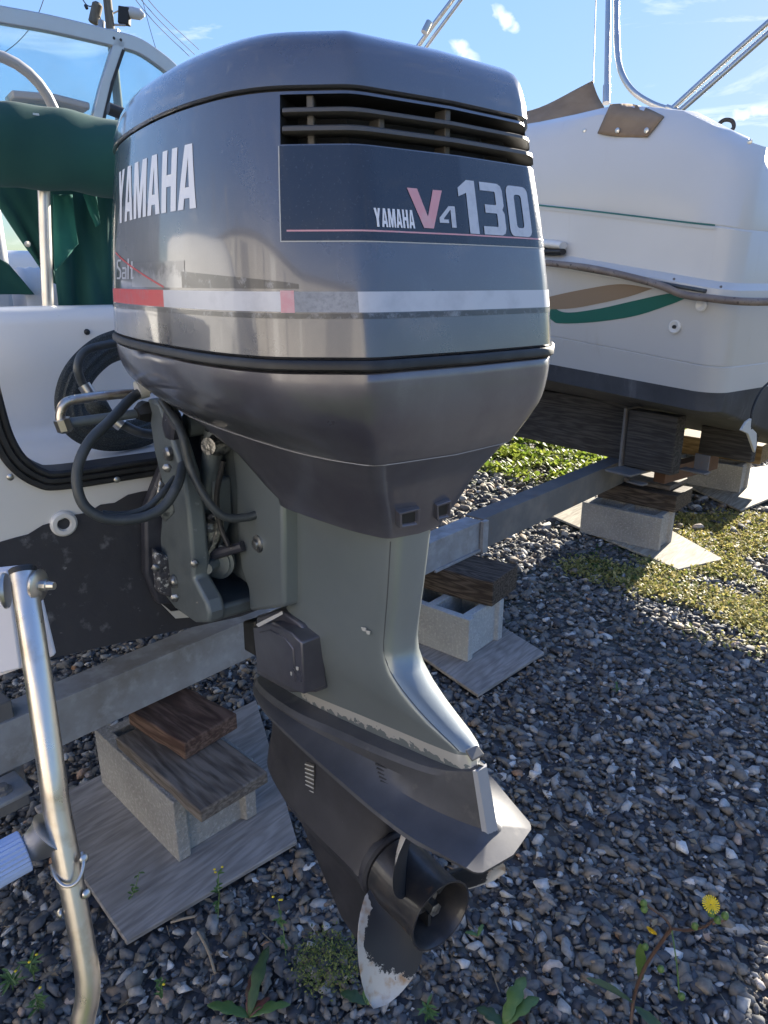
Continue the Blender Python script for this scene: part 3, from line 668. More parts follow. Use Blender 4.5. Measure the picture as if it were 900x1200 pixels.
def word(txt, s0, s1, z0, z1, off, name, m, gap=.10, slant=0, parent=None):
    W = sum(GL[c][0] for c in txt) + gap * (len(txt) - 1); cur = 0
    for c in txt:
        wd, pl = GL[c]; b_ = B()
        for polys in pl:
            polys = [fine(p) if c not in '1V' else p for p in polys]
            flat = [q for p in polys for q in p]
            tris = tessellate_polygon([[Vector((x, y, 0)) for x, y in p] for p in polys])
            pts = []
            for x, y in flat:
                u = (cur + x + slant * y) / W; pts.append(CW(s0 + (s1 - s0) * u, z0 + (z1 - z0) * y, off))
            b_.add(pts, [tuple(t) for t in tris])
        b_.obj(name, m, parent or EN, smooth=0)
        cur += wd + gap
M_w130 = mat('silver_number_print', (.50, .52, .58), .4, 0, var=[(90, (.40, .42, .48), .5, .7)], wear=(45, (.10, .10, .12), .76, .80))
word('YAMAHA', find_s(438, 1.515), find_s(485, 1.515), 1.5055, 1.5245, .0012, 'lettering', M_letter, gap=.08)
word('V', find_s(478, 1.53), find_s(519, 1.53), 1.5065, 1.5475, .0012, 'lettering', M_pink)
word('4', find_s(514, 1.52), find_s(534, 1.52), 1.5085, 1.5315, .0012, 'lettering', M_w130)
word('130', find_s(538, 1.53), find_s(620, 1.53), 1.503, 1.5615, .0012, 'lettering', M_w130, gap=.13)
word('YAMAHA', find_s(139, 1.57, 0, .78), find_s(231, 1.57), 1.531, 1.6015, .0004, 'lettering', M_letter, gap=.09)
# stripes on the side and back
sr = find_s(133, 1.43, 0, .75); s_b = find_s(192, 1.43); s_c = find_s(329, 1.43); s_d = find_s(345, 1.43); s_e = find_s(420, 1.43)
decal(sr, s_b, 1.4185, 1.4395, .0005, 'stripe', M_red, rows=1)
decal(s_b, s_c, 1.4185, 1.4395, .0005, 'stripe', M_silver, rows=1)
decal(s_c, s_d, 1.4175, 1.4405, .0006, 'stripe', M_pink, rows=1)
decal(s_d, s_e, 1.4180, 1.4395, .0005, 'stripe', M_worn, rows=1)
decal(s_e, -.24, 1.4180, 1.4395, .0005, 'stripe', M_silver, rows=1)
decal(sr, -.24, 1.4115, 1.4170, .0005, 'stripe', M_darkprint, rows=1)
# dark swoosh and worn script above the stripe
sw0 = find_s(222, 1.46); sw1 = find_s(350, 1.45, 0, .4)
def sw_top(s):
    t = (sw0 + .02 - s) / (sw0 + .02 - sw1); return 1.443 + .0145 * (1 - max(0, t)) ** .7 + .004
decal(sw0 + .02, sw1, 1.4425, sw_top, .0003, 'swoosh', M_darkprint, n=24)
def patch_top(s):
    t = (s - sw0) / (find_s(152, 1.47) - sw0); return 1.470 + .010 * math.sin(s * 95) + .006 * math.sin(s * 240 + 1) - .010 * (1 - min(1, t * 5))
def script_material():
    m = bpy.data.materials.new('scuffed_script'); m.use_nodes = True; N = m.node_tree.nodes; lk = m.node_tree.links.new; b = N['Principled BSDF']; b.inputs['Roughness'].default_value = .30; b.inputs['Metallic'].default_value = .55; b.inputs['Coat Weight'].default_value = .7; b.inputs['Coat Roughness'].default_value = .1
    t = N.new('ShaderNodeTexCoord'); sx = N.new('ShaderNodeSeparateXYZ'); lk(t.outputs['Object'], sx.inputs[0])
    n1 = N.new('ShaderNodeTexNoise'); n1.inputs['Scale'].default_value = 55; n1.inputs['Detail'].default_value = 9; n1.inputs['Roughness'].default_value = .7; lk(t.outputs['Object'], n1.inputs['Vector'])
    a = N.new('ShaderNodeMath'); a.operation = 'MULTIPLY_ADD'; lk(sx.outputs[2], a.inputs[0]); a.inputs[1].default_value = -14.0; a.inputs[2].default_value = 1.462 * 14; s2 = N.new('ShaderNodeMath'); s2.operation = 'ADD'; lk(a.outputs[0], s2.inputs[0]); lk(n1.outputs[0], s2.inputs[1])
    r = N.new('ShaderNodeMapRange'); r.inputs['From Min'].default_value = .42; r.inputs['From Max'].default_value = .62; lk(s2.outputs[0], r.inputs[0])
    q = N.new('ShaderNodeMix'); q.data_type = 'RGBA'; lk(r.outputs[0], q.inputs['Factor']); q.inputs['A'].default_value = (*PAINT, 1); q.inputs['B'].default_value = (.30, .305, .33, 1); lk(q.outputs['Result'], b.inputs['Base Color']); return m
decal(sw0 + .012, find_s(154, 1.47), 1.4425, 1.474, .0002, 'worn_script', script_material(), n=60)
word('Salt', find_s(136.5, 1.475, 0, .78), find_s(156, 1.475), 1.453, 1.481, .0004, 'lettering', M_silver, gap=.06, slant=.1)
# thin red pin line
def pin(s0, z0, s1, z1):
    v, f = [], []
    for k in range(13):
        t = k / 12; s = s0 + (s1 - s0) * t; z = z0 + (z1 - z0) * t
        v += [CW(s, z - .0012, .0006), CW(s, z + .0012, .0006)]
    for k in range(12): f.append((2 * k, 2 * k + 1, 2 * k + 3, 2 * k + 2))
    B().add(v, f).obj('pin_line', M_red, EN, smooth=0)
pin(find_s(136, 1.48, 0, .78), 1.492, find_s(192, 1.45), 1.443)

# lower pan ------------------------------------------------------------
def ringz(K, z, fr=FR):
    h = half_ring([(k[0], k[1]) for k in K], fr)
    r = full_ring(h)
    for p in r: p.z = z(p.x, p.y) if callable(z) else z
    return r
def insetK(K, d, dx=0): return [(x * (1) + (0 if abs(x + .38) < .02 else (-d if x > -.38 else d)) * .8, y + (d if y < 0 else 0)) for x, y in K]
KC = [(-.008, 0), (-.020, -.119), (-.085, -.146), (-.177, -.163), (-.37, -.17), (-.50, -.165), (-.61, -.14), (-.68, -.085), (-.71, 0)]
def KL(t): return [((a[0] * (1 - t) + b_[0] * t), (a[1] * (1 - t) + b_[1] * t)) for a, b_ in zip(KS, KC)]
pr = [ringz(insetK(KS, .004), 1.3545), ringz(insetK(KS, .001), 1.352)] + [ringz(KL(t), z) for t, z in ((.01, 1.342), (.03, 1.328), (.075, 1.314), (.14, 1.302), (.22, 1.292), (.30, 1.2855), (.36, 1.281), (.46, 1.273), (.62, 1.262), (.82, 1.249), (1, 1.238))]
B().add(*loftv(pr, cap0=True)).obj('lower_pan', M_pan, EN, smooth=50)
FR2 = [.25, .4, .5, .5, .5, .5, .5]
KA1 = insetK(KC, .003)
KA2 = [(-.045, 0), (-.052, -.088), (-.11, -.116), (-.2, -.130), (-.30, -.138), (-.36, -.138), (-.41, -.12), (-.43, -.07), (-.435, 0)]
KA3 = [(-.062, 0), (-.068, -.066), (-.125, -.090), (-.2, -.105), (-.27, -.116), (-.31, -.118), (-.34, -.105), (-.355, -.06), (-.36, 0)]
KA4 = [(-.075, 0), (-.082, -.054), (-.135, -.078), (-.2, -.094), (-.25, -.105), (-.285, -.11), (-.31, -.098), (-.32, -.05), (-.325, 0)]
zb = lambda x, y: 1.110 + max(0, (-.08 - x)) * .04
ap = [ringz(KA1, 1.2375, FR2), ringz([(a[0] * .6 + b_[0] * .4, a[1] * .6 + b_[1] * .4) for a, b_ in zip(KA1, KA2)], 1.218, FR2), ringz(KA2, 1.190, FR2), ringz(KA3, 1.145, FR2), ringz(KA4, lambda x, y: zb(x, y) + .010, FR2), ringz(insetK(KA4, .003), zb, FR2), ringz(insetK(KA4, .03), zb, FR2)]
B().add(*loftv(ap)).obj('apron', M_pan, EN, smooth=33)
B().add(*loftv([ringz(insetK(KC, -.0012), 1.2385, FR2), ringz(insetK(KC, -.0012), 1.2372, FR2), ringz(insetK(KC, .004), 1.2365, FR2)])).obj('seam', mat('seam_line', (.26, .26, .28), .5), EN, smooth=0)
# cooling outlets on the apron back
apbm = None
for pxs in ((464, 592, 490, 617), (508, 583, 526, 608)):
    x0, y0, x1, y1 = pxs
    def SF(px, py):   # on the sloped back of the apron
        best = None
        a, b_ = -.12, .02
        for _ in range(40):
            m_ = (a + b_) / 2; p = EX(px, py, m_)
            xs = interp(p.z, [(1.11, -.0785), (1.145, -.065), (1.19, -.0485), (1.238, -.012)])
            if m_ > xs: b_ = m_
            else: a = m_
        return EX(px, py, (a + b_) / 2 + .001)
    c = [SF(x0, y0 + 6), SF(x1, y0), SF(x1 - 1, y1 - 4), SF(x0 + 1, y1)]
    cen = sum(c, Vector()) / 4; nn = (c[1] - c[0]).cross(c[2] - c[1]).normalized()
    if nn.x < 0: nn = -nn
    inner = [cen + (p - cen) * .72 for p in c]; inn2 = [cen + (p - cen) * .60 for p in c]
    v = [p - nn * .003 for p in c] + [p + nn * .007 for p in [cen + (p - cen) * .96 for p in c]] + [p + nn * .0068 for p in inner] + [p + nn * .0022 for p in inn2]
    f = [(i, (i + 1) % 4, 4 + (i + 1) % 4, 4 + i) for i in range(4)] + [(4 + i, 4 + (i + 1) % 4, 8 + (i + 1) % 4, 8 + i) for i in range(4)] + [(8 + i, 8 + (i + 1) % 4, 12 + (i + 1) % 4, 12 + i) for i in range(4)]
    po = B().add(v, f).obj('water_outlet', M_pan, EN, smooth=0, bevel=.0012)
    B().add([p + nn * .0030 for p in inner], [(0, 1, 2, 3)]).obj('outlet_hole', M_dark, po, smooth=0)
# raised pad round the outlets
pads = [SF(457, 590), SF(530, 572), SF(526, 614), SF(459, 634 - 8)]

# leg --------------------------------------------------------------------
FRL = [.3, .35, .5, .5, .4]
def lring(z, xr, hr, xc, hc, xf, hf=.056, x1=None):
    x1 = xr - .005 if x1 is None else x1
    K = [(xr, 0), (x1, -hr), (xc, -hc), ((xc + xf) / 2, -(hc + hf) / 2 - .002), (xf + .03, -hf), (xf + .004, -hf * .7), (xf, 0)]
    return ringz(K, z, FRL)
LEG = [(1.16, -.078, .030, -.102, .044, -.40), (1.10, -.080, .028, -.107, .043, -.402), (1.016, -.090, .026, -.116, .041, -.403), (.96, -.099, .0255, -.122, .040, -.404), (.92, -.104, .025, -.124, .040, -.405), (.90, -.099, .0235, -.118, .039, -.405),
       (.882, -.084, .022, -.105, .038, -.41), (.865, -.050, .019, -.086, .0365, -.44), (.850, -.014, .0165, -.058, .034, -.47), (.838, .018, .014, -.025, .031, -.49), (.829, .042, .0125, .008, .027, -.50), (.822, .0535, .012, .03, .023, -.505), (.80, .058, .0105, .034, .0195, -.515, .050),
       (.76, .066, .0095, .03, .012, -.53, .048), (.71, .074, .0095, .03, .012, -.54, .040), (.68, .06, .0095, .03, .012, -.54, .035)]
legr = [lring(*a) for a in LEG]
B().add(*loftv(legr, cap0=True, cap1=True)).obj('leg', M_leg, EN, smooth=38)
sm_ = [Vector(((xr_ - .005) * .45 + xc_ * .55, -(hr_ * .45 + hc_ * .55) - .0002, z_)) for z_, xr_, hr_, xc_, hc_ in [a[:5] for a in LEG[1:12]]]
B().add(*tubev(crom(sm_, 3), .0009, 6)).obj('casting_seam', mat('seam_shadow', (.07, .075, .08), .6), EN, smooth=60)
for (qx, qy, ln_) in ((426, 737, 6), (431, 741, 5), (348, 783, 3), (341, 789, 2)):
    yy = -.0462 if qx > 400 else -.0885
    B().add(*prismv([EY(qx - ln_ / 2, qy - 2, yy), EY(qx + ln_ / 2, qy - 1, yy), EY(qx + ln_ / 3, qy + 3, yy), EY(qx - ln_ / 4, qy + 2, yy)], (0, .0012, 0))).obj('paint_chip', M_grille, EN, smooth=0)
# bright worn scar and end block on the flare
def EYs(px, py, y): return EY(px, py, y)
B().add(*prismv([EYs(545, 881, -.014), EYs(559, 875, .006), EYs(567, 886, .010), EYs(553, 893, -.014)], (.001, 0, .004))).obj('end_cap', mat('worn_clamp', (.16, .15, .14), .6, .2), EN, smooth=0, bevel=.001)
B().add([(.0670, -.0095, .802), (.0670, .0095, .802), (.0950, .0100, .708), (.0950, -.0100, .708), (.0618, -.0134, .802), (.0618, .0134, .802), (.0885, .0144, .708), (.0885, -.0144, .708)],
        [(0, 1, 2, 3), (0, 3, 7, 4), (1, 5, 6, 2), (0, 4, 5, 1), (3, 2, 6, 7)]).obj('fin_edge', mat('bare_fin_edge', (.30, .30, .31), .6, .1), EN, smooth=0)
# trim cover box on port side
bx = [EY(296, 735, -.086), EY(316, 731, -.086), EY(340, 741, -.086), EY(353, 753, -.086), EY(356, 814, -.086), EY(330, 803, -.086), EY(301, 786, -.086)]
B().add(*prismv(bx, (0, .045, 0))).obj('cover_box', M_pan, EN, smooth=30, bevel=.003, seg=2)
bx2 = [EY(300, 722, -.062), EY(328, 715, -.062), EY(352, 732, -.062), EY(363, 750, -.062), EY(369, 812, -.062), EY(340, 812, -.062), EY(300, 790, -.062)]
B().add(*prismv(bx2, (0, .03, 0))).obj('cover_rim', M_pan, EN, smooth=30, bevel=.004, seg=2)
bx3 = [EY(303, 741, -.088), EY(316, 738, -.088), EY(334, 748, -.088), EY(343, 760, -.088), EY(346, 800, -.088), EY(306, 781, -.088)]
B().add(*prismv(bx3, (0, .004, 0))).obj('cover_lid', M_pan, EN, smooth=30, bevel=.0018, seg=2)
p = EY(360, 785, -.070)
B().add(*boxv(p + Vector((0, -.002, 0)), (.008, .006, .010))).obj('latch', M_black, EN, bevel=.001)
B().add(*prismv([EY(284, 728, -.06), EY(298, 728, -.06), EY(300, 770, -.06), EY(286, 762, -.06)], (0, .06, 0))).obj('mount_block', M_black, EN, bevel=.004)
B().add(*prismv([EY(300, 732, -.0865), EY(318, 724, -.0700), EY(330, 717, -.0640), EY(331, 720, -.0640), EY(303, 735, -.0865)], (0, .001, .001))).obj('bare_edge', M_grille, EN, smooth=0)

# lower unit (gearcase with anti-ventilation plate)
def mir(half): return [Vector(p) for p in half] + [Vector((p[0], -p[1], p[2])) for p in reversed(half[1:-1])]
def dens(half, m=3):
    pts = [Vector(p) for p in half]; a, b_ = pts[1], pts[-2]
    P = [Vector((a.x, -a.y, a.z))] + pts + [Vector((b_.x, -b_.y, b_.z))]; out = []
    for i in range(1, len(P) - 2):
        p, q, r, t_ = P[i - 1:i + 3]
        for k in range(m):
            t = k / m; out.append(.5 * ((2 * q) + (r - p) * t + (2 * p - 5 * q + 4 * r - t_) * t * t + (3 * q - p - 3 * r + t_) * t ** 3))
    out.append(pts[-1]); return out
curves = [
 [(.0615, 0, .802), (.0592, -.0123, .799), (.0, -.0325, .777), (-.105, -.0445, .752), (-.22, -.053, .7275), (-.34, -.064, .703), (-.45, -.062, .685), (-.53, -.048, .670), (-.56, -.02, .662), (-.565, 0, .66)],
 [(.066, 0, .790), (.0625, -.0130, .787), (.0, -.0375, .769), (-.105, -.051, .744), (-.22, -.062, .7195), (-.34, -.071, .695), (-.45, -.069, .677), (-.53, -.053, .662), (-.563, -.022, .655), (-.569, 0, .653)],
 [(.075, 0, .762), (.071, -.0130, .76), (.0, -.035, .744), (-.105, -.050, .727), (-.22, -.064, .710), (-.34, -.070, .6895), (-.45, -.068, .673), (-.53, -.053, .660), (-.562, -.022, .652), (-.568, 0, .650)],
 [(.0865, 0, .720), (.081, -.0140, .718), (.0, -.044, .716), (-.105, -.062, .713), (-.22, -.073, .7035), (-.34, -.078, .6875), (-.45, -.073, .671), (-.53, -.055, .6585), (-.562, -.023, .651), (-.568, 0, .649)],
 [(.098, 0, .7075), (.090, -.03, .7065), (.015, -.062, .7055), (-.09, -.078, .7045), (-.20, -.084, .699), (-.33, -.086, .6855), (-.445, -.078, .669), (-.53, -.057, .657), (-.563, -.024, .6505), (-.569, 0, .6485)],
 [(.1335, 0, .7035), (.130, -.062, .7035), (.034, -.089, .703), (-.05, -.099, .7015), (-.16, -.1, .695), (-.3, -.097, .684), (-.43, -.085, .668), (-.528, -.060, .656), (-.565, -.026, .650), (-.571, 0, .648)],
 [(.1335, 0, .6985), (.127, -.0605, .6985), (.0345, -.0905, .697), (-.05, -.1005, .6955), (-.16, -.1015, .689), (-.3, -.0985, .679), (-.43, -.086, .664), (-.528, -.060, .652), (-.565, -.025, .646), (-.571, 0, .644)],
 [(.131, 0, .6955), (.126, -.058, .6955), (.034, -.086, .6935), (-.05, -.096, .692), (-.16, -.097, .6855), (-.3, -.094, .675), (-.43, -.082, .660), (-.524, -.056, .648), (-.56, -.022, .642), (-.566, 0, .640)],
 [(-.145, 0, .692), (-.147, -.014, .691), (-.175, -.028, .689), (-.21, -.040, .686), (-.26, -.048, .680), (-.33, -.052, .670), (-.42, -.050, .655), (-.49, -.036, .643), (-.515, -.016, .637), (-.52, 0, .635)],
 [(-.140, 0, .62), (-.143, -.012, .62), (-.175, -.026, .62), (-.21, -.036, .62), (-.26, -.043, .615), (-.33, -.047, .61), (-.42, -.045, .60), (-.495, -.033, .59), (-.525, -.015, .585), (-.53, 0, .585)],
 [(-.136, 0, .55), (-.140, -.014, .55), (-.175, -.028, .55), (-.21, -.036, .55), (-.26, -.043, .55), (-.33, -.048, .545), (-.42, -.047, .54), (-.505, -.034, .53), (-.54, -.016, .525), (-.545, 0, .525)],
 [(-.150, 0, .5315), (-.150, -.026, .525), (-.175, -.038, .521), (-.21, -.044, .520), (-.26, -.050, .520), (-.33, -.054, .518), (-.42, -.052, .512), (-.51, -.038, .50), (-.55, -.018, .495), (-.558, 0, .494)],
 [(-.150, 0, .475), (-.150, -.058, .474), (-.175, -.061, .473), (-.21, -.063, .473), (-.26, -.066, .473), (-.33, -.068, .472), (-.42, -.064, .470), (-.51, -.045, .466), (-.555, -.020, .464), (-.565, 0, .463)],
 [(-.150, 0, .43), (-.150, -.042, .433), (-.175, -.045, .43), (-.21, -.047, .429), (-.26, -.049, .428), (-.33, -.050, .427), (-.42, -.047, .427), (-.51, -.032, .432), (-.545, -.015, .438), (-.553, 0, .440)],
 [(-.150, 0, .415), (-.150, -.016, .415), (-.175, -.016, .411), (-.21, -.016, .409), (-.26, -.016, .407), (-.33, -.016, .406), (-.42, -.015, .408), (-.50, -.011, .416), (-.53, -.006, .424), (-.535, 0, .427)],
 [(-.19, 0, .36), (-.19, -.006, .36), (-.21, -.008, .36), (-.24, -.009, .36), (-.28, -.010, .36), (-.33, -.010, .36), (-.40, -.009, .36), (-.45, -.007, .36), (-.472, -.003, .36), (-.476, 0, .36)],
 [(-.20, 0, .21), (-.20, -.0015, .21), (-.215, -.002, .205), (-.23, -.002, .205), (-.25, -.0025, .205), (-.27, -.0025, .206), (-.285, -.002, .208), (-.30, -.002, .21), (-.31, -.001, .213), (-.312, 0, .215)],
]
rings = []
for ci, cv in enumerate(curves):
    h = dens(cv, 4); h[0].y = 0; h[-1].y = 0
    if ci in (5, 6, 7):      # the plate: straight edges and a tight corner
        for a in range(8): h[a] = Vector(cv[a // 4]).lerp(Vector(cv[a // 4 + 1]), (a % 4) / 4)
        cr = h[4].copy(); h[4] = cr * .7 + (h[3] + h[5]) * .15
        h[3] = cr.lerp(h[3], .45); h[5] = cr.lerp(h[5], .35)
    for p in h: p.y = min(p.y, 0)
    rg = mir([tuple(p) for p in h])
    if ci in (4, 5, 6, 7):
        for p in rg:
            if p.y > 0 and p.x > -.1: p.x -= p.y * .26 * min(1, (p.x + .1) / .15)
    rings.append(rg)
rings.insert(0, [Vector((p.x, p.y * .25, p.z + .004)) for p in rings[0]])
v, f = loftv(rings, cap0=False, cap1=True)
nr_ = len(rings[0]); fm = [1 if (len(q) > 4 or min(q) // nr_ >= 8) else 0 for q in f]
M_gear = mat('gearcase_black', (.022, .022, .028), .48, .1, var=[(6, (.045, .045, .055), .4, .7), (500, (.06, .06, .07), .6, .8)], rvar=(20, .65), wear=(52, (.48, .46, .43), .715, .73), bump=(90, .12, .001))
link_mesh('lower_unit', v, f, M_legdark, EN, 34, fm, [M_legdark, M_gear])
# water intake screens and louvre slots on the port side
gx = EY(366, 911, -.05)
for pth, n in ((((212 / 854 * 370 + 270), 680 + 490 / 1200 * 520), 1),):
    a = EY(358, 893, -.0500); b_ = EY(368, 896, -.0500); c = EY(368, 931, -.0490); d = EY(359, 926, -.0490)
    ip = B().add(*prismv([a, b_, c, d], (0, -.0015 + .003, 0))).obj('water_intake', M_louvre, EN, smooth=0)
    for k in range(7):
        t = (k + .5) / 7; l_ = a.lerp(d, t); r_ = b_.lerp(c, t)
        B().add(*tubev([l_ + Vector((0, -.001, 0)), r_ + Vector((0, -.001, 0))], .0012, 6)).obj('screen_bar', M_grille, ip)
for k in range(5):
    a = EZ(440 + k * 1.5, 895 + k * 5, .725 - k * .0032); b_ = EZ(484 + k * 1.0, 913 + k * 5.2, .7335 - k * .0045)
    B().add(*tubev([a, a.lerp(b_, .5) + Vector((0, -.0005, 0)), b_], .0016, 6)).obj('drain_slot', M_dark, EN)
# torpedo tail ring, propeller
HZ = .473
PH = Vector((0, 0, HZ)); axis = (1, 0, 0)
B().add(*latheV([(-.152, .05), (-.152, .0615), (-.147, .0635), (-.138, .0635), (-.134, .058)], PH, axis, 40)).obj('bearing_ring', M_gear, EN)
prop = B().add(*latheV([(-.132, .052), (-.130, .0575), (-.10, .0590), (-.05, .0560), (-.02, .0570), (-.010, .0605), (-.006, .0615), (-.006, .0585), (-.015, .0540), (-.05, .050), (-.075, .046), (-.076, .0)], PH, axis, 40)).obj('propeller', mat('prop_hub', (.03, .03, .034), .36, .3, coat=.3, rvar=(30, .6), var=[(18, (.07, .06, .055), .45, .7), (30, (.16, .09, .05), .64, .8)]), EN)
B().add(*latheV([(-.074, .026), (-.045, .026), (-.042, .022), (-.04, .012), (-.02, .012), (-.018, .008)], PH, axis, 6)).obj('nut', M_chrome, prop)
for k in range(3):
    a = R_(30 + 120 * k); d = Vector((0, math.cos(a), math.sin(a)))
    B().add(*boxv(PH + Vector((-.055, 0, 0)) + d * .034, (.04, .006, .026), 0, Matrix.Rotation(a - math.pi / 2, 3, 'X'))).obj('hub_spoke', M_dark, prop)
def blade(th0):
    NRr, NC = 12, 12; v, f = [], []
    def pt(i, j, side):
        t = i / NRr; r = .050 + (.180 - .050) * t
        chord = .112 + .022 * math.sin(math.pi * t)
        if t > .30: chord *= max(0.0, 1 - ((t - .30) / .70) ** 1.9) ** .62 + .001
        c = (j / NC - .5); phi = math.atan2(.40, 2 * math.pi * max(r, .07))
        arc = (c - .13 * (1 - t)) * chord; th = th0 + arc * math.cos(phi) / r * (1 if r > .07 else .9) - .10 * t
        x = -.078 + .038 * t + arc * math.sin(phi) + .010 * (2 * c) ** 2 * t
        tk = (.0045 * (1 - t) + .0018) * max(.12, 1 - (2 * c) ** 4) * side
        return Vector((x + tk, r * math.cos(th), HZ + r * math.sin(th)))
    for side in (1, -1):
        for i in range(NRr + 1):
            for j in range(NC + 1): v.append(pt(i, j, side))
    q = NC + 1; tot = (NRr + 1) * q
    for i in range(NRr):
        for j in range(NC):
            a = i * q + j; f.append((a, a + 1, a + q + 1, a + q)); f.append((tot + a, tot + a + q, tot + a + q + 1, tot + a + 1))
    for i in range(NRr):
        for j in (0, NC):
            a = i * q + j; f.append((a, a + q, tot + a + q, tot + a))
    for j in range(NC):
        a = NRr * q + j; f.append((a, a + 1, tot + a + 1, tot + a))
    o = B().add(v, f).obj('blade', M_blade, prop, smooth=60)
    at = o.data.attributes.new('wear', 'FLOAT', 'POINT'); low = math.sin(th0) < -.5
    for k in range(len(v)):
        kk = k % tot; t = (kk // q) / NRr; c = (kk % q) / NC - .5
        at.data[k].value = max((t - .60) / .24, (-c - .36) / .10 if t > .12 else -1) - (0 if low else .9)
    return o
for a in (234, 354, 114): blade(R_(a))

# brackets -----------------------------------------------------------------
# clamp bracket: flange on the transom and a side arm, port and starboard
for sgn in (1, -1):
    fl = [(-.693, -.150, 1.20), (-.693, -.150, 1.12), (-.693, -.196, 1.03), (-.693, -.208, .90), (-.693, -.19, .83), (-.693, -.125, .815), (-.693, -.07, .83), (-.693, -.07, 1.20)]
    pts = [Vector((x, y * sgn, z)) for x, y, z in fl]
    B().add(*prismv(pts, (.03, 0, 0))).obj('clamp_flange', M_bracketdk, EN, bevel=.006, seg=2, smooth=30)
    arm = [(-.66, 1.245), (-.60, 1.245), (-.555, 1.19), (-.515, 1.13), (-.505, 1.06), (-.505, .96), (-.51, .937), (-.46, .910), (-.45, .890), (-.455, .868), (-.52, .842), (-.62, .832), (-.68, .842), (-.68, .94), (-.645, 1.02), (-.62, 1.08), (-.65, 1.15)]
    B().add(*prismv([Vector((x, -.172 * sgn, z)) for x, z in arm], (0, .034 * sgn, 0))).obj('clamp_arm', M_bracket, EN, bevel=.007, seg=3, smooth=30)
    for (x, z) in ((-.60, .90), (-.56, 1.16)):
        B().add(*latheV([(0, .013), (.006, .013), (.010, .010), (.012, .004)], (x, -.173 * sgn, z), (0, -sgn, 0), 10)).obj('bolt', M_chrome, EN)
B().add(*boxv((-.585, -.06, .855), (.16, .17, .03))).obj('lower_tie', M_bracket, EN, bevel=.008, seg=3)
B().add(*latheV([(0, .022), (.27, .022)], (-.57, -.135, 1.205), (0, 1, 0), 18)).obj('tilt_tube', M_bracket, EN)
B().add(*latheV([(0, .030), (.018, .030), (.022, .024), (.024, .01)], (-.57, -.150, 1.205), (0, -1, 0), 6)).obj('tilt_nut', M_bracketdk, EN)
# swivel bracket
sw = [EY(270, 512, -.082), EY(300, 515, -.082), EY(330, 560, -.082), EY(331, 620, -.082), EY(332, 712, -.082), EY(292, 717, -.082), EY(290, 690, -.082), EY(282, 665, -.082), EY(277, 620, -.082), EY(276, 570, -.082)]
B().add(*prismv(sw, (0, .15, 0))).obj('swivel_bracket', M_leg, EN, bevel=.008, seg=3, smooth=35)
p = EY(303, 637, -.082)
B().add(*latheV([(-.002, .016), (.003, .016), (.004, .0135), (.0045, .009), (.009, .0085), (.010, .003)], p, (0, -1, 0), 20)).obj('bolt', M_chrome, EN)
B().add(*boxv((-.52, 0, 1.05), (.12, .15, .30))).obj('swivel_core', M_bracket, EN, bevel=.015, seg=3)
# trim cylinder and shiny castings between the arms
B().add(*tubev([EX(232, 640, -.57), EX(246, 560, -.55), EX(252, 505, -.54)], .019, 16)).obj('trim_cylinder', M_bracket, EN)
B().add(*tubev([EX(246, 600, -.53), EX(247, 630, -.54), EX(238, 665, -.56)], [.016, .02, .013], 12)).obj('cast_lug', M_chrome, EN)
B().add(*latheV([(0, .034), (.012, .036), (.014, .030), (.018, .030), (.02, .012), (.05, .011)], EX(257, 655, -.54), (.6, -.75, 0), 20)).obj('trim_cylinder_end', M_bracket, EN)
B().add(*tubev([EX(250, 650, -.525), EX(285, 640, -.47)], .010, 10)).obj('trim_rod', M_bracketdk, EN)
B().add(*latheV([(0, .018), (.02, .020), (.03, .015), (.045, .015)], EX(262, 520, -.50), (.5, -.85, .1), 14)).obj('grease_fitting', M_chrome, EN)
B().add(*boxv(EX(207, 497, -.585) + Vector((.0, -.012, 0)), (.018, .002, .026))).obj('rating_label', M_grille, EN, smooth=0)

# more castings, bolts and lines packed between the arms
B().add(*tubev(crom([EX(236, 500, -.60), EX(240, 540, -.585), EX(236, 590, -.575), EX(243, 640, -.57)], 5), .007, 10)).obj('hydraulic_line', M_hose, EN)
B().add(*tubev(crom([EX(262, 540, -.49), EX(254, 580, -.50), EX(258, 615, -.50), EX(268, 640, -.48)], 5), .005, 10)).obj('hydraulic_line', M_black, EN)
B().add(*prismv([EX(243, 560, -.55), EX(266, 556, -.55), EX(268, 600, -.55), EX(255, 640, -.55), EX(243, 630, -.55)], (.02, 0, 0))).obj('pump_body', M_bracket, EN, bevel=.005, seg=2, smooth=30)
B().add(*tubev(crom([EX(243, 622, -.525), EX(250, 605, -.52), EX(256, 618, -.522), EX(248, 640, -.53), EX(240, 655, -.535)], 4), [.009, .013, .010, .014, .009] + [.011] * 12, 9)).obj('cast_lug', M_chrome, EN)
B().add(*prismv([EX(186, 560, -.50), EX(200, 575, -.50), EX(204, 600, -.50), EX(192, 612, -.50), EX(180, 590, -.50)], (.006, 0, 0))).obj('anode', M_chrome, EN, bevel=.003)
for q_ in ((196, 548), (228, 660), (183, 665), (205, 700), (236, 705)):
    B().add(*latheV([(0, .008), (.004, .008), (.006, .005), (.007, .002)], EX(*q_, -.498), (1, -.6, 0), 6)).obj('bolt', M_chrome, EN)
B().add(*prismv([EX(176, 640, -.66), EX(205, 655, -.66), (EX(208, 700, -.66)), EX(180, 690, -.66)], (.03, 0, 0))).obj('corroded_anode', mat('corroded_metal', (.06, .06, .07), .6, .2, wear=(70, (.6, .6, .58), .55, .62), bump=(60, 1, .006)), EN, bevel=.006)
B().add(*prismv([EX(184, 703, -.688), EX(200, 716, -.688), EX(228, 712, -.688), EX(232, 722, -.688), EX(205, 724, -.688)], (.004, 0, 0))).obj('old_sealant', M_grille, EN, smooth=0)

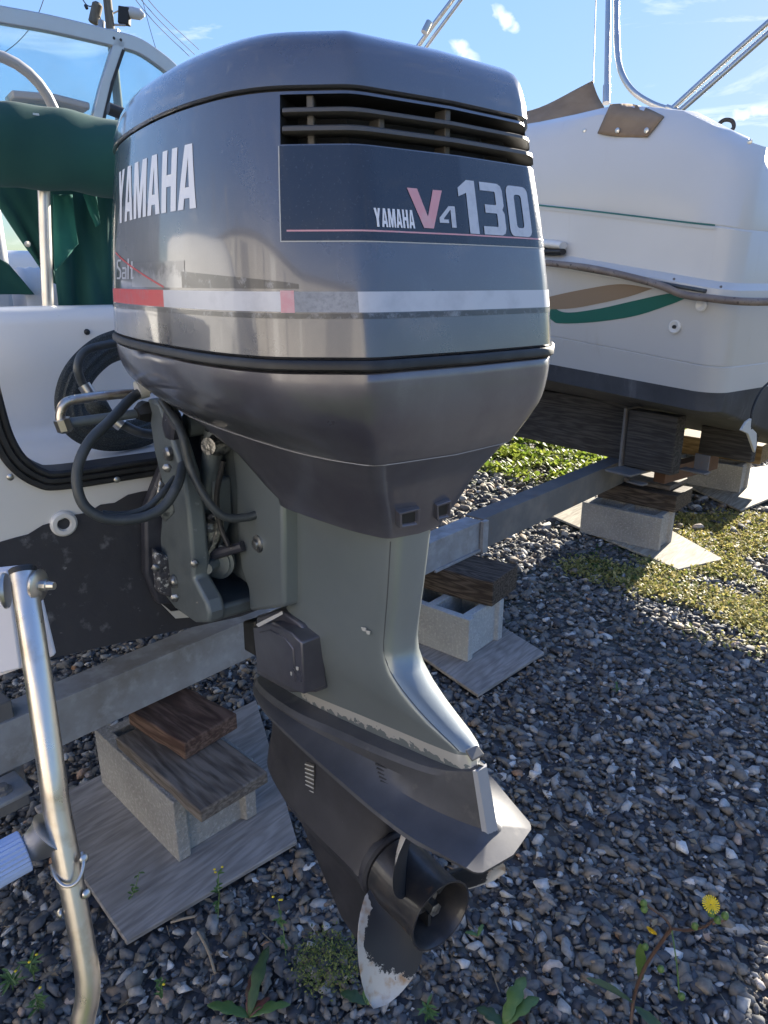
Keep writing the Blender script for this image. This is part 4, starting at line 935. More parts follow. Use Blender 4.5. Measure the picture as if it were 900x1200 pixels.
# cables and hoses of the motor
def hose(pts, r, name, m, parent=EN, n=12, sub=6):
    return B().add(*tubev(crom(pts, sub), r, n)).obj(name, m, parent, smooth=60)
lp = [EX(176, 455, -.60), EX(155, 466, -.56), EX(132, 490, -.52), EX(103, 520, -.50), EX(90, 556, -.49), EX(97, 590, -.48), EX(122, 607, -.47), EX(160, 608, -.46), EX(190, 595, -.455), EX(208, 568, -.46), EX(214, 545, -.50)]
hose(lp, .0085, 'control_cable', M_hose)
lp = [EX(120, 602, -.475), EX(145, 603, -.475), EX(170, 596, -.475), EX(190, 578, -.48), EX(205, 560, -.50)]
hose(lp, .0055, 'control_cable', M_hose)
lp = [EX(190, 470, -.60), EX(212, 505, -.50), EX(222, 545, -.48), EX(240, 582, -.455), EX(262, 605, -.44), EX(290, 606, -.43), EX(312, 598, -.42)]
hose(lp, .0075, 'control_cable', M_hose)
hose([EX(176, 455, -.60), EX(195, 458, -.62), EX(225, 470, -.62)], .0085, 'control_cable', M_black)
B().add(*tubev([EX(161, 458, -.575), EX(171, 455, -.575)], .016, 16)).obj('cable_clamp', M_grille, EN)
# steering link: bent stainless rod and straight tube with a knob
hose([EX(172, 460, -.66), EX(130, 463, -.66), EX(90, 468, -.66), EX(76, 473, -.66), EX(71, 484, -.66), EX(71, 496, -.66)], .0085, 'steering_link', M_steelrust, n=14)
B().add(*tubev([EX(70, 497, -.66), EX(165, 484, -.66)], .0085, 14)).obj('steering_tube', M_bracket, EN)
B().add(*latheV([(0, .014), (.02, .014), (.024, .009)], EX(72, 491, -.655), (0, .2, -1), 8)).obj('nut', M_steel, EN)
B().add(*latheV([(0, .012), (.012, .02), (.022, .022), (.034, .016), (.045, .016)], EX(160, 485, -.655), (-.2, 1, .1), 6)).obj('steering_nut', M_black, EN)

# ================================================================= LEFT BOAT
LB = thing('motor_boat', 'white motor boat with black bottom carrying the big outboard motor', 'boat', (EO.x, EO.y, 0), YAW)
TX = -.70
# transom: outline in the (y,z) plane with the motor cut-out; thickness forward
cut = [(-1.0, 1.40)] 
yc = -.392
tr = [(-.70, 1.40), (-.43, 1.40), (-.422, 1.30), (-.416, 1.22), (-.405, 1.165), (-.375, 1.128), (-.34, 1.112), (.34, 1.112), (.375, 1.128), (.405, 1.165), (.43, 1.22), (.43, 1.40), (.66, 1.40), (.60, 1.10), (.52, .82), (0, .745), (-.52, .80), (-.62, 1.10)]
tess = tessellate_polygon([[Vector((y, z, 0)) for y, z in tr]]); n = len(tr)
v = [Vector((TX, y, z)) for y, z in tr] + [Vector((TX - .045, y, z)) for y, z in tr]
f = [tuple(t) for t in tess] + [tuple(i + n for i in reversed(t)) for t in tess] + [(i, (i + 1) % n, n + (i + 1) % n, n + i) for i in range(n)]
B().add(v, f).obj('transom', M_white, LB, smooth=0)
# black antifouling coat on the transom and bottom
bl = [(-.598, 1.0), (-.45, 1.010), (-.188, 1.060), (.188, 1.060), (.45, 1.010), (.576, 1.0), (.516, .82), (.4, .765), (0, .735), (-.4, .765), (-.516, .80)]
jit = []
for a, b_ in zip(bl, bl[1:] + bl[:1]):
    for k in range(10):
        t = k / 10; y = a[0] + (b_[0] - a[0]) * t; z = a[1] + (b_[1] - a[1]) * t
        if z > .98: z += random.uniform(-.004, .004)
        jit.append((y, z))
B().add(*prismv([Vector((TX + .004, y, z)) for y, z in jit], (-.003, 0, 0))).obj('bottom_paint', M_antifoul, LB, smooth=0)
# hull sides and bottom going forward
def hull_ring(x, k=1):
    w_ = 1.0 if x > -3.5 else max(.05, 1 - ((-3.5 - x) / 2.3) ** 2)
    rise = .0 if x > -3.5 else .25 * ((-3.5 - x) / 2.3) ** 2
    return [Vector((x, y * w_, z + rise)) for y, z in [(-.70, 1.40), (-.62, 1.10), (-.52, .80), (-.4, .775), (0, .75), (.4, .775), (.52, .82), (.60, 1.10), (.66, 1.40)]]
hr = [hull_ring(x) for x in (TX - .044, -1.5, -2.5, -3.5, -4.3, -5.0, -5.6)]
v, f = loftv(hr, close=False)
fm = [1 if (k % 8) in (2, 3, 4, 5) else 0 for k in range(len(f))]
link_mesh('hull', v, f, M_white, LB, 20, fm, [M_white, M_antifoul])
# rubber trim round the cut-out
tpts = [Vector((TX + .004, y, z)) for y, z in [(-.44, 1.50), (-.43, 1.40), (-.420, 1.25), (-.412, 1.19), (-.395, 1.148), (-.365, 1.118), (-.33, 1.108), (-.2, 1.1065), (0, 1.106), (.2, 1.1065), (.33, 1.108), (.365, 1.118), (.395, 1.148), (.42, 1.25), (.43, 1.40)]]
tp = crom(tpts, 6); prof = [(-.002, -.018), (.006, -.018), (.010, -.014), (.010, -.008), (.007, -.006), (.011, -.003), (.011, .004), (.007, .006), (.010, .009), (.010, .014), (.006, .018), (-.05, .018), (-.05, .014), (-.002, .012)]
rings = []
for i, p in enumerate(tp):
    t = (tp[min(i + 1, len(tp) - 1)] - tp[max(0, i - 1)]).normalized(); nin = Vector((0, -t.z, t.y))
    rings.append([p + Vector((a, 0, 0)) + nin * b_ for a, b_ in prof])
B().add(*loftv(rings, cap0=True, cap1=True)).obj('rubber_trim', M_black, LB, smooth=40)
for px, py in ((12, 559), (137, 562)):
    B().add(*latheV([(0, .006), (.002, .006), (.004, .003)], EX(px, py, TX + .0145), (1, 0, 0), 12)).obj('screw', M_steel, LB)
# drain fitting
p = EX(74, 613, TX)
B().add(*latheV([(0, .024), (.006, .024), (.010, .020), (.010, .013), (.002, .010), (.002, .0)], p, (1, 0, 0), 28)).obj('drain_fitting', M_white, LB)
# motor well: floor, front wall, side walls, fore deck
wl = [(TX - .046, 1.110), (-.85, 1.106), (-.96, 1.106), (-1.02, 1.115), (-1.05, 1.15), (-1.06, 1.25), (-1.065, 1.36), (-1.075, 1.388), (-1.10, 1.397), (-1.16, 1.397), (-1.18, 1.39), (-1.185, 1.30), (-1.185, .9)]
rings = [[Vector((x, y, z)) for x, z in wl] for y in (-.47, -.2, 0, .2, .47)]
B().add(*loftv(rings, close=False)).obj('motor_well', M_white, LB, smooth=60)
for sg in (-1, 1):
    B().add(*prismv([Vector((x, sg * .47, z)) for x, z in [(-.745, 1.11), (-1.05, 1.11), (-1.1, 1.395), (-.745, 1.395)]], (0, sg * .02, 0))).obj('well_side', M_white, LB, smooth=0)
    B().add(*boxv((-.94, sg * .565, 1.398), (.47, .20, .02))).obj('aft_deck', M_white, LB, bevel=.006)
for px, py in ((102, 389), (61, 499)):
    B().add(*latheV([(0, .007), (.003, .006), (.005, .003)], EX(px, py, -1.058), (1, 0, 0), 10)).obj('screw', M_black, LB)
# raised moulding on the well wall
# cockpit sides and floor
B().add(*boxv((-2.3, 0, .98), (2.2, 1.2, .02))).obj('cockpit_floor', M_white, LB)
for sg in (-1, 1):
    B().add(*boxv((-2.6, sg * .63, 1.40), (3.0, .14, .03))).obj('gunwale', M_white, LB, bevel=.01)
B().add(*boxv((-4.3, 0, 1.50), (1.6, 1.0, .2))).obj('fore_deck', M_white, LB, bevel=.08, seg=4)
# seat: rounded pleated back
def seat(cx, y0, y1, z0, r, nm='seat'):
    t = None; rings = []; nseg = 26
    prof = [(-.16, 0), (-.15, .08), (-.10, .14), (-.03, .165), (.05, .15), (.11, .10), (.14, .03), (.14, -.2), (-.16, -.2)]
    pr_ = crom([Vector((a, 0, b_)) for a, b_ in prof], 4)
    n = 22
    for i in range(n + 1):
        y = y0 + (y1 - y0) * i / n; k = 1 if i % 2 else .965
        if i in (0, n): k = .93
        rings.append([Vector((cx + p.x * k * r, y, z0 + p.z * k * r)) for p in pr_])
    B().add(*loftv(rings, cap0=True, cap1=True)).obj(nm, mat('seat_vinyl', (.55, .56, .58), .5, var=[(8, (.48, .48, .5), .4, .7)]), LB, smooth=50)
sp = EX(45, 358, -1.45)
seat(-1.52, sp.y - .03, sp.y + .25, 1.385, .62)
seat(-1.52, sp.y - .42, sp.y - .10, 1.375, .62)
# far cockpit side seen below the canvas
B().add(*boxv((-2.0, -.52, 1.55), (.04, .8, .55), 0)).obj('side_panel', mat('grey_panel', (.42, .42, .41), .5, var=[(5, (.3, .3, .3), .4, .7)]), LB, bevel=.02)
# stainless post
B().add(*tubev([EX(56, 361, -1.20), EX(51, 215, -1.20)], .0125 * 1.05, 20)).obj('canopy_post', M_steel, LB)
# windshield ------------------------------------------------------------
WX = -2.3
def wp(px, py, x=WX): return EX(px, py, x)
fr1 = crom([wp(-60, 6), wp(0, 18), wp(60, 29), wp(132, 46), wp(160, 54), wp(180, 66), wp(200, 82), wp(214, 100)], 5)
def rect_sweep(pts, a, b_, nrm=Vector((1, 0, 0))):
    rings = []
    for i, p in enumerate(pts):
        t = (pts[min(i + 1, len(pts) - 1)] - pts[max(0, i - 1)]).normalized(); u = t.cross(nrm).normalized()
        rings.append([p + u * (-a) + nrm * (-b_), p + u * a + nrm * (-b_), p + u * a + nrm * b_, p + u * (-a) + nrm * b_])
    return loftv(rings, cap0=True, cap1=True)
WS = B().add(*rect_sweep(fr1, .026, .016)).obj('windshield_frame', M_alu, LB, bevel=.004, smooth=50)
B().add(*rect_sweep([wp(140, 47), wp(122, 105), wp(110, 152)], .020, .016)).obj('windshield_post', M_alu, LB, bevel=.004)
B().add(*rect_sweep([wp(143, 60), wp(130, 98), wp(119, 145)], .005, .02)).obj('post_gasket', M_black, LB)
B().add(*prismv([wp(-60, 8), wp(0, 20), wp(60, 31), wp(132, 48), wp(112, 160), wp(-60, 170)], (-.005, 0, 0))).obj('windshield_pane', M_glass, LB, smooth=0)
B().add(*prismv([wp(144, 55), wp(160, 58), wp(180, 70), wp(200, 86), wp(214, 104), wp(200, 165), wp(118, 158)], (-.005, 0, 0))).obj('windshield_pane', M_glass, LB, smooth=0)
for px, py in ((132, 46), (140, 48)): B().add(*latheV([(0, .006), (.003, .004)], wp(px, py) + Vector((.015, 0, 0)), (1, 0, 0), 10)).obj('screw', M_black, LB)
B().add(*rect_sweep([wp(10, 114), wp(60, 118), wp(100, 128)], .012, .06)).obj('dashboard', mat('dash_grey', (.3, .3, .3), .5), LB, bevel=.006)
hose([EX(127, 127, -2.0), EX(140, 132, -2.0), EX(152, 137, -2.0)], .02, 'mirror_arm', M_black, LB)
# steering wheel / grab ring
wc = EX(0, 150, -1.75); rr_ = []
for k in range(33):
    a = 2 * math.pi * k / 32; rr_.append(wc + Vector((.06 * math.sin(a), .165 * math.cos(a) - .01, .165 * math.sin(a))))
B().add(*tubev(rr_, .0145, 12, cap=False)).obj('steering_wheel', mat('wheel_grey', (.33, .32, .32), .45), LB, smooth=60)

# green rolled canvas across the stern and drape behind the post
gc0 = [EX(-40, 160, -1.18), EX(0, 167, -1.18), EX(70, 178, -1.18), EX(145, 188, -1.18), EX(220, 198, -1.18)]
roll = crom(gc0, 8); rl = []
rings = []
for i, p in enumerate(roll):
    t = (roll[min(i + 1, len(roll) - 1)] - roll[max(0, i - 1)]).normalized(); n = Vector((1, 0, 0)); u = t.cross(n).normalized(); ring = []
    for k in range(28):
        a = 2 * math.pi * k / 28; r = .083 + .004 * math.sin(3 * a + i * .35) + .002 * math.sin(i * .9 + a)
        ring.append(p + u * math.sin(a) * r * 1.0 + n * math.cos(a) * r * .9)
    rings.append(ring)
cv = thing('canvas_roll', 'thick roll of dark green boat canvas across the stern behind the engine cowling', 'canvas', (EO.x, EO.y, 0), YAW)
B().add(*loftv(rings, cap0=True, cap1=True)).obj('roll', M_green, cv, smooth=70)
B().add(*boxv(EX(42, 134, -1.105), (.004, .012, .004))).obj('fastener', M_steel, cv)
def drape(pts, x0, name, m, parent, amp=.02, fq=30, nx=30, nz=24, th=.003):
    """pts: px top-left, top-right, bottom-right, bottom-left"""
    tl, trr, br, bl_ = [EX(a, b_, x0) for a, b_ in pts]; v, f = [], []
    for i in range(nx + 1):
        for j in range(nz + 1):
            s, t = i / nx, j / nz
            p = tl.lerp(trr, s).lerp(bl_.lerp(br, s), t)
            p.x += amp * (math.sin(s * fq + t * 2.2) * .6 + math.sin(s * fq * 1.9 - t * 3 + 1) * .4) * (.4 + t * .6) + amp * .6 * noise.noise(Vector((s * 3, t * 2, x0)))
            v.append(p)
    for i in range(nx):
        for j in range(nz): a = i * (nz + 1) + j; f.append((a, a + 1, a + nz + 2, a + nz + 1))
    o = B().add(v, f).obj(name, m, parent, smooth=70)
    so = o.modifiers.new('thickness', 'SOLIDIFY'); so.thickness = th
    return o
dr = thing('canvas_drape', 'dark green canvas side curtain hanging in folds below the canvas roll', 'canvas', (EO.x, EO.y, 0), YAW)
drape([(55, 215), (150, 225), (150, 375), (70, 375)], -1.33, 'curtain', M_green, dr, .025, 11)
drape([(-30, 200), (75, 225), (75, 345), (48, 316)], -1.36, 'curtain', M_green, dr, .012, 9)
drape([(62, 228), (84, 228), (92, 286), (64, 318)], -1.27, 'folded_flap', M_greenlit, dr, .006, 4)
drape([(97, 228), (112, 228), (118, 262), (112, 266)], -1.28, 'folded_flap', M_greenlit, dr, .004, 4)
B().add(*latheV([(0, .007), (.003, .007), (.004, .002)], EX(32, 286, -1.31), (1, 0, 0), 14)).obj('snap', M_steel, dr)
drape([(-30, 285), (10, 310), (40, 345), (-30, 345)], -1.42, 'folded_edge', M_green, dr, .006, 5)

# hoses lying in the motor well
tp_ = crom([EX(150, 400, -.95), EX(118, 413, -.93), EX(92, 440, -.90), EX(83, 472, -.88), EX(93, 498, -.86), EX(125, 511, -.86), EX(165, 507, -.88), EX(190, 495, -.92)], 8)
rings = []; nrm_ = Vector((1, 0, 0))
for i_, p in enumerate(tp_):
    t_ = (tp_[min(i_ + 1, len(tp_) - 1)] - tp_[max(i_ - 1, 0)]).normalized(); a_ = (nrm_ - t_ * nrm_.dot(t_)).normalized(); b_ = t_.cross(a_)
    rings.append([p + (b_ * math.cos(2 * math.pi * k / 48) * .029 + a_ * math.sin(2 * math.pi * k / 48) * .018) * (1 + .09 * math.cos(2 * math.pi * k / 48 * 12)) for k in range(48)])
tw = B().add(*loftv(rings, cap0=True, cap1=True)).obj('braided_hose', M_braid, None, smooth=60)
tw.location = (EO.x, EO.y, 0); tw.rotation_euler = (0, 0, YAW); tag(tw, 'thick black braided hose bent into a loop inside the white motor well', 'hose')
t = thing('fuel_hose', 'slim grey hose with a steel clamp looping down in the white motor well', 'hose', (EO.x, EO.y, 0), YAW)
hose([EX(150, 402, -.85), EX(125, 404, -.84), EX(100, 412, -.83), EX(91, 430, -.82), EX(96, 448, -.82), EX(103, 458, -.82)], .0085, 'tube', M_hose, t)
B().add(*tubev([EX(98, 451, -.82), EX(106, 463, -.815)], .0125, 14)).obj('hose_clamp', M_steel, t)
B().add(*tubev(crom([EX(104, 459, -.82), EX(112, 474, -.81), EX(127, 486, -.81)], 4), [.011, .012, .016, .019, .021, .021, .019, .015, .012], 14)).obj('primer_bulb', M_braid, t)
hose([EX(127, 486, -.81), EX(145, 498, -.80), EX(165, 507, -.79), EX(190, 510, -.79)], .010, 'tube', M_hose, t)
B().add(*tubev([EX(135, 493, -.79), EX(143, 499, -.785)], .013, 12)).obj('hose_clamp', M_steel, t)

# ================================================================= BOARDING LADDER (near left)
ld = thing('boarding_ladder', 'tarnished stainless boarding ladder with a ribbed blue grey tread beside the boat stern', 'ladder', (0, 0, 0))
lt = [PD(27, 672, .73), PD(43, 780, .71), PD(60, 900, .70), PD(67, 950, .70), PD(79, 1012, .70), PD(83, 1035, .70)]
B().add(*tubev(crom(lt, 5), .0127, 24)).obj('rail', M_steelrust, ld, smooth=60)
lt2 = [PD(80, 1018, .70), PD(87, 1052, .70), PD(94, 1090, .70), PD(100, 1125, .70), PD(103, 1150, .70), PD(102, 1172, .70), PD(97, 1195, .70), PD(88, 1240, .70)]
B().add(*tubev(crom(lt2, 5), .0117, 24)).obj('rail', M_steelrust, ld, smooth=60)
d0 = (lt[0] - lt[1]).normalized()
B().add(*latheV([(0, .0132), (.005, .0132), (.0065, .0115), (.007, .0)], lt[0], d0, 24)).obj('end_plug', M_black, ld)
hose([PD(60, 1014, .697), PD(65, 1028, .688), PD(75, 1038, .683), PD(86, 1037, .683), PD(94, 1028, .686), PD(98, 1012, .692), PD(96, 999, .70)], .0017, 'spring_clip', M_steel, ld, 8)
for dx, px, py in ((1, 101, 1006), (1, 104, 1047), (-1, 62, 1022), (-1, 69, 1070)):
    q = PD(px, py, .697)
    B().add(*latheV([(0, .005), (.002, .005), (.004, .0035), (.005, .001)], q - Vector((dx * .003, 0, 0)), (dx, -.3, .1), 12)).obj('rivet', M_steel, ld)
# hinge washers and bolt at the top
hp = PD(44, 686, .728)
B().add(*latheV([(0, .016), (.003, .017), (.005, .014)], hp + Vector((-.001, 0, 0)), (1, -.1, 0), 20)).obj('washer', M_steel, ld)
B().add(*latheV([(0, .006), (.006, .006), (.007, .0045), (.014, .004)], hp + Vector((.004, 0, 0)), (1, -.1, 0), 10)).obj('hinge_bolt', M_steel, ld)
B().add(*latheV([(0, .018), (.003, .019), (.005, .016)], PD(9, 692, .735), (-1, -.3, 0), 20)).obj('washer', M_steel, ld)
# white plastic stand-off shields
B().add(*prismv([PD(-20, 668, .80), PD(20, 664, .80), PD(40, 668, .80), PD(64, 768, .80), PD(53, 774, .80), PD(24, 784, .80), PD(-20, 800, .80)], (0, .006, 0))).obj('shield', mat('white_plastic', (.62, .60, .62), .5), ld, bevel=.002)
B().add(*prismv([PD(-40, 676, .76), PD(8, 668, .76), PD(24, 784, .76), PD(-40, 800, .76)], (0, .005, 0))).obj('shield', mat('white_plastic', (.62, .60, .62), .5), ld, bevel=.002)
# tread tube with ribbed grip, and flared connection
ta, tb_ = PD(-60, 1045, .66), PD(30, 996, .70)
tdir = (tb_ - ta); nseg = 60
nrib = 26; u = tdir.normalized().cross(Vector((0, 0, 1))).normalized(); w2 = tdir.normalized().cross(u)
rings = []
for tt, k0 in ((0, 1), (.985, 1), (1, .93)):
    rings.append([ta + tdir * tt + (u * math.cos(2 * math.pi * k / (nrib * 2)) + w2 * math.sin(2 * math.pi * k / (nrib * 2))) * (.0205 if k % 2 else .0188) * k0 for k in range(nrib * 2)])
B().add(*loftv(rings, cap0=True, cap1=True)).obj('tread_grip', M_grip, ld, smooth=20)
B().add(*tubev([PD(30, 996, .70), PD(42, 990, .70), PD(53, 983, .70), PD(62, 975, .70)], [.010, .013, .0155, .019], 18, flat=1.3)).obj('tread_socket', M_steel, ld)

# ================================================================= RIGHT BOAT
RB = thing('cabin_cruiser', 'white cabin cruiser with green and tan stripes propped on blocks at the right', 'boat', (RO.x, RO.y, 0), YAW)
HB_W = 1.2
# station outline in plan: parameter u 0..1 along port side bow->stern then transom; heights given by level functions of s=-x
def lev(pts): return lambda s: interp(s, pts)
LV = [  # (outward offset, z(s))
 (-1.12, lev([(-.2, .54), (0, .54), (3, .60), (5.5, .9), (7, 1.5)])),
 (-.55, lev([(-.2, .71), (0, .71), (3, .80), (5.5, 1.1), (7, 1.6)])),
 (0, lev([(-.2, .87), (0, .875), (.9, .925), (3, 1.03), (5.5, 1.35), (7, 1.76)])),
 (.012, lev([(-.2, .955), (0, .965), (.9, 1.015), (3, 1.12), (5.5, 1.42), (7, 1.82)])),
 (.045, lev([(-.2, 1.07), (0, 1.084), (.9, 1.166), (3, 1.32), (5.5, 1.6), (7, 1.95)])),
 (.041, lev([(-.2, 1.073), (0, 1.087), (.9, 1.169), (3, 1.323), (5.5, 1.603), (7, 1.953)])),
 (.046, lev([(-.2, 1.079), (0, 1.093), (.9, 1.175), (3, 1.33), (5.5, 1.61), (7, 1.96)])),
 (.100, lev([(-.2, 1.36), (0, 1.39), (.9, 1.52), (3, 1.78), (5.5, 2.0), (7, 2.2)])),
 (.135, lev([(-.2, 1.365), (0, 1.395), (.9, 1.525), (3, 1.785), (5.5, 2.005), (7, 2.205)])),
 (.135, lev([(-.2, 1.395), (0, 1.425), (.9, 1.56), (3, 1.82), (5.5, 2.04), (7, 2.24)])),
 (.080, lev([(-.2, 1.42), (0, 1.452), (.9, 1.59), (3, 1.85), (5.5, 2.07), (7, 2.27)])),
 (.075, lev([(-.2, 1.62), (0, 1.662), (.9, 1.812), (3, 2.06), (5.5, 2.2), (7, 2.3)])),
 (.068, lev([(-.2, 1.626), (0, 1.668), (.9, 1.818), (3, 2.066), (5.5, 2.206), (7, 2.306)])),
 (.070, lev([(-.2, 1.632), (0, 1.674), (.9, 1.824), (3, 2.072), (5.5, 2.212), (7, 2.312)])),
 (.035, lev([(-.2, 1.78), (0, 1.86), (.35, 2.02), (.9, 2.13), (3, 2.2), (5.5, 2.28), (7, 2.35)])),
 (-.02, lev([(-.2, 1.86), (0, 1.95), (.35, 2.12), (.7, 2.215), (1.1, 2.215), (3, 2.3), (7, 2.4)])),
 (-.09, lev([(-.2, 1.90), (0, 1.99), (.35, 2.175), (.7, 2.26), (1.1, 2.255), (3, 2.34), (7, 2.42)])),
 (-.20, lev([(-.2, 1.90), (0, 1.99), (.35, 2.185), (.7, 2.27), (1.1, 2.265), (3, 2.35), (7, 2.42)])),
 (-.60, lev([(-.2, 1.72), (0, 1.80), (.35, 2.10), (.7, 2.25), (1.1, 2.25), (3, 2.36), (7, 2.42)])),
]
def plan(off):
    """half outline from bow (x=-7) to stern centre, offset outward"""
    pts = []
    for x in (-6.9, -6.5, -6, -5.3, -4.5, -3.7, -3, -2.4, -1.9, -1.5, -1.2, -.95, -.75, -.6, -.45, -.35, -.28, -.2):
        wd = (HB_W + off) * (1 if x > -3 else max(.03, 1 - ((-3 - x) / 4.0) ** 2.0)); wd = max(.02, wd)
        pts.append((x, HB_W - wd))
    rc = .13; xs = .03 + min(.06, max(-.3, off * .5)) if off > -.3 else .0
    pts[-1] = (pts[-1][0], -off)
    for k in range(1, 9):
        a = R_(90 * k / 8); rcc = min(rc, HB_W + off - .02)
        pts.append((xs - rc + rc * math.sin(a), -off + rcc - rcc * math.cos(a)))
    wl_ = HB_W + off
    for t in (.3, .6, .85, 1): pts.append((xs + .02 * t, -off + rcc + (wl_ - rcc) * t))
    return pts
rings = []
for off, zf in LV:
    h = [Vector((x, y, zf(-x))) for x, y in plan(off)]
    for p in h:      # the transom dips to a low cockpit sill between its corners
        if p.x > -.25 and p.y > .25: p.z = min(p.z, 1.95 - .38 * min(1, (p.y - .25) / .3))
    full = h + [Vector((p.x, 2 * HB_W - p.y, p.z)) for p in reversed(h[:-1])]
    rings.append(full)
v, f = loftv(rings, close=True, cap0=True, cap1=True)
nr = len(rings[0]); fm = []
for q in f:
    row = min(q) // nr if len(q) == 4 else (0 if 0 in q else 99)
    fm.append(1 if row < 3 else 0)
hull = link_mesh('hull', v, f, M_white2, RB, 28, fm, [M_white2, M_hullgrey])
# dark band: bottom paint carried a little up the side (raised edge)
def HBp(s, lvl, t=0.0, off=0.0):
    """point on the port side at distance s forward, between level lvl and lvl+1"""
    x = -s; 
    def at(l):
        o_, zf = LV[l]; return Vector((x, -o_, zf(s)))
    return at(lvl).lerp(at(lvl + 1), t) + Vector((0, -off, 0))
def hz(s, z, off=.003):
    for l in range(2, len(LV) - 1):
        a, b_ = LV[l][1](s), LV[l + 1][1](s)
        if a <= z <= b_: t = (z - a) / max(1e-6, b_ - a); return Vector((-s, -(LV[l][0] + (LV[l + 1][0] - LV[l][0]) * t) - off, z))
    return Vector((-s, -.1 - off, z))
def hpx(px, py, off=.003):
    """point of the port topside seen at a pixel"""
    y = -.07
    for _ in range(6):
        p = EY(px, py, y - off, RO); q = hz(-p.x, p.z, off); y = q.y + off
    return EY(px, py, q.y, RO)
def hull_sheet(poly, name, m, off=.003, th=None):
    n = 16; top, bot = poly; v, f = [], []
    tp_ = crom([Vector((a, b_, 0)) for a, b_ in top], 8); bt = crom([Vector((a, b_, 0)) for a, b_ in bot], 8)
    k = min(len(tp_), len(bt)); tp_ = tp_[:k]; bt = bt[:k]
    for a, b_ in zip(tp_, bt):
        for r in range(4): q = a.lerp(b_, r / 3); v.append(hpx(q.x, q.y, off))
    for i in range(k - 1):
        for r in range(3): f.append((i * 4 + r, i * 4 + r + 1, i * 4 + r + 5, i * 4 + r + 4))
    o = B().add(v, f).obj(name, m, RB, smooth=60); return o
M_tanp = mat('tan_print', (.26, .19, .13), .4); M_greenp = mat('green_print', (.02, .13, .10), .35)
hull_sheet(([(600, 362), (643, 348), (690, 338), (728, 333), (764, 338)], [(600, 362), (662, 362), (700, 356), (735, 348), (764, 338.5)]), 'graphic', M_tanp)
hull_sheet(([(615, 342), (643, 356), (662, 366), (700, 362), (745, 352), (785, 344), (806, 348)], [(615, 348), (645, 374), (658, 379), (700, 377), (745, 370), (785, 357), (806, 348.5)]), 'graphic', M_greenp)
hull_sheet(([(600, 236), (700, 247), (800, 259), (838, 263)], [(600, 238), (700, 249), (800, 261), (838, 265)]), 'pin_stripe', M_greenp, .004)
hull_sheet(([(600, 239), (700, 250), (800, 262), (838, 266)], [(600, 241.5), (700, 253), (800, 265), (838, 269)]), 'pin_stripe', M_grille, .006)
# through-hull fittings
for px, py, r in ((822, 358, .026), (791, 383, .030)):
    p = hpx(px, py, .001)
    fo = B().add(*latheV([(0, r), (.006, r), (.009, r * .8), (.006, r * .62), (.004, r * .3), (.001, .002)], p, (0, -1, 0), 24)).obj('through_hull', M_white, RB)
    if r > .028: B().add(*latheV([(0, .009), (.012, .008)], p, (0, -1, 0), 10)).obj('outlet', M_black, fo)
for px, py in ((685, 153), (879, 166)):
    B().add(*latheV([(0, .010), (.004, .010), (.006, .003)], hpx(px, py, .001), (0, -1, 0), 12)).obj('snap', M_steel, RB)
# rub rail insert and a brown rope-like fender tube sagging along it
rb_ = [Vector((-s, -.139, interp(s, [(-.2, 1.38), (0, 1.41), (.9, 1.5425), (3, 1.80)]))) for s in (-.0, .3, .6, .9, 1.2, 1.8, 2.4, 3)]
B().add(*tubev(rb_, .009, 10)).obj('rub_rail', M_hose, RB, smooth=60)
fend = [hpx(x, y, .055) for x, y in ((640, 308), (690, 314), (740, 325), (775, 335), (800, 345), (835, 350))]
ft = crom(fend + [fend[-1] + Vector((.14, .03, -.01)), fend[-1] + Vector((.22, .30, -.01)), fend[-1] + Vector((.22, .8, -.01))], 6)
o = B().add(*tubev(ft, .016, 12)).obj('vinyl_tube', mat('brown_vinyl', (.16, .125, .105), .5, var=[(14, (.24, .2, .17), .4, .7), (60, (.05, .04, .035), .6, .66)], bump=(70, .3, .002)), smooth=60)
o.location = (RO.x, RO.y, 0); o.rotation_euler = (0, 0, YAW); tag(o, 'loose brown vinyl rub rail strip sagging along the side of the white cruiser', 'rub rail strip')
for k, (px, py) in enumerate(((790, 327), (845, 336))):
    B().add(*latheV([(0, .006), (.004, .005)], hpx(px, py, .07), (0, -1, 0), 8)).obj('screw', M_beamdk, RB)
# cleat / lamp at the engine's right edge
lpp = [hpx(640, 283, .01), hpx(662, 287, .01)]
B().add(*tubev([hpx(628, 285, .03), hpx(645, 286, .03), hpx(660, 288, .03)], [.035, .036, .03], 16, flat=.6)).obj('bow_eye_fender', M_white, RB, smooth=60)
B().add(*tubev([hpx(628, 294, .035), hpx(645, 295, .035), hpx(660, 295, .035)], [.03, .03, .024], 16, flat=.6)).obj('rubber_bumper', M_black, RB, smooth=60)
# transom details: dark lower transom already; trim tab anode in white
tt = EX(880, 508, .10, RO)
an = B().add(*prismv([EX(872, 494, .10, RO), EX(878, 490, .10, RO), EX(877, 500, .10, RO), EX(884, 507, .10, RO), EX(884, 522, .10, RO), EX(882, 530, .10, RO), EX(874, 508, .10, RO), EX(866, 504, .10, RO)], (.012, 0, 0))).obj('transducer', M_grille, RB, bevel=.002)
hose([EX(880, 503, .11, RO), EX(882, 480, .10, RO), EX(892, 458, .09, RO), EX(905, 445, .09, RO)], .006, 'transducer_cable', M_black, RB)
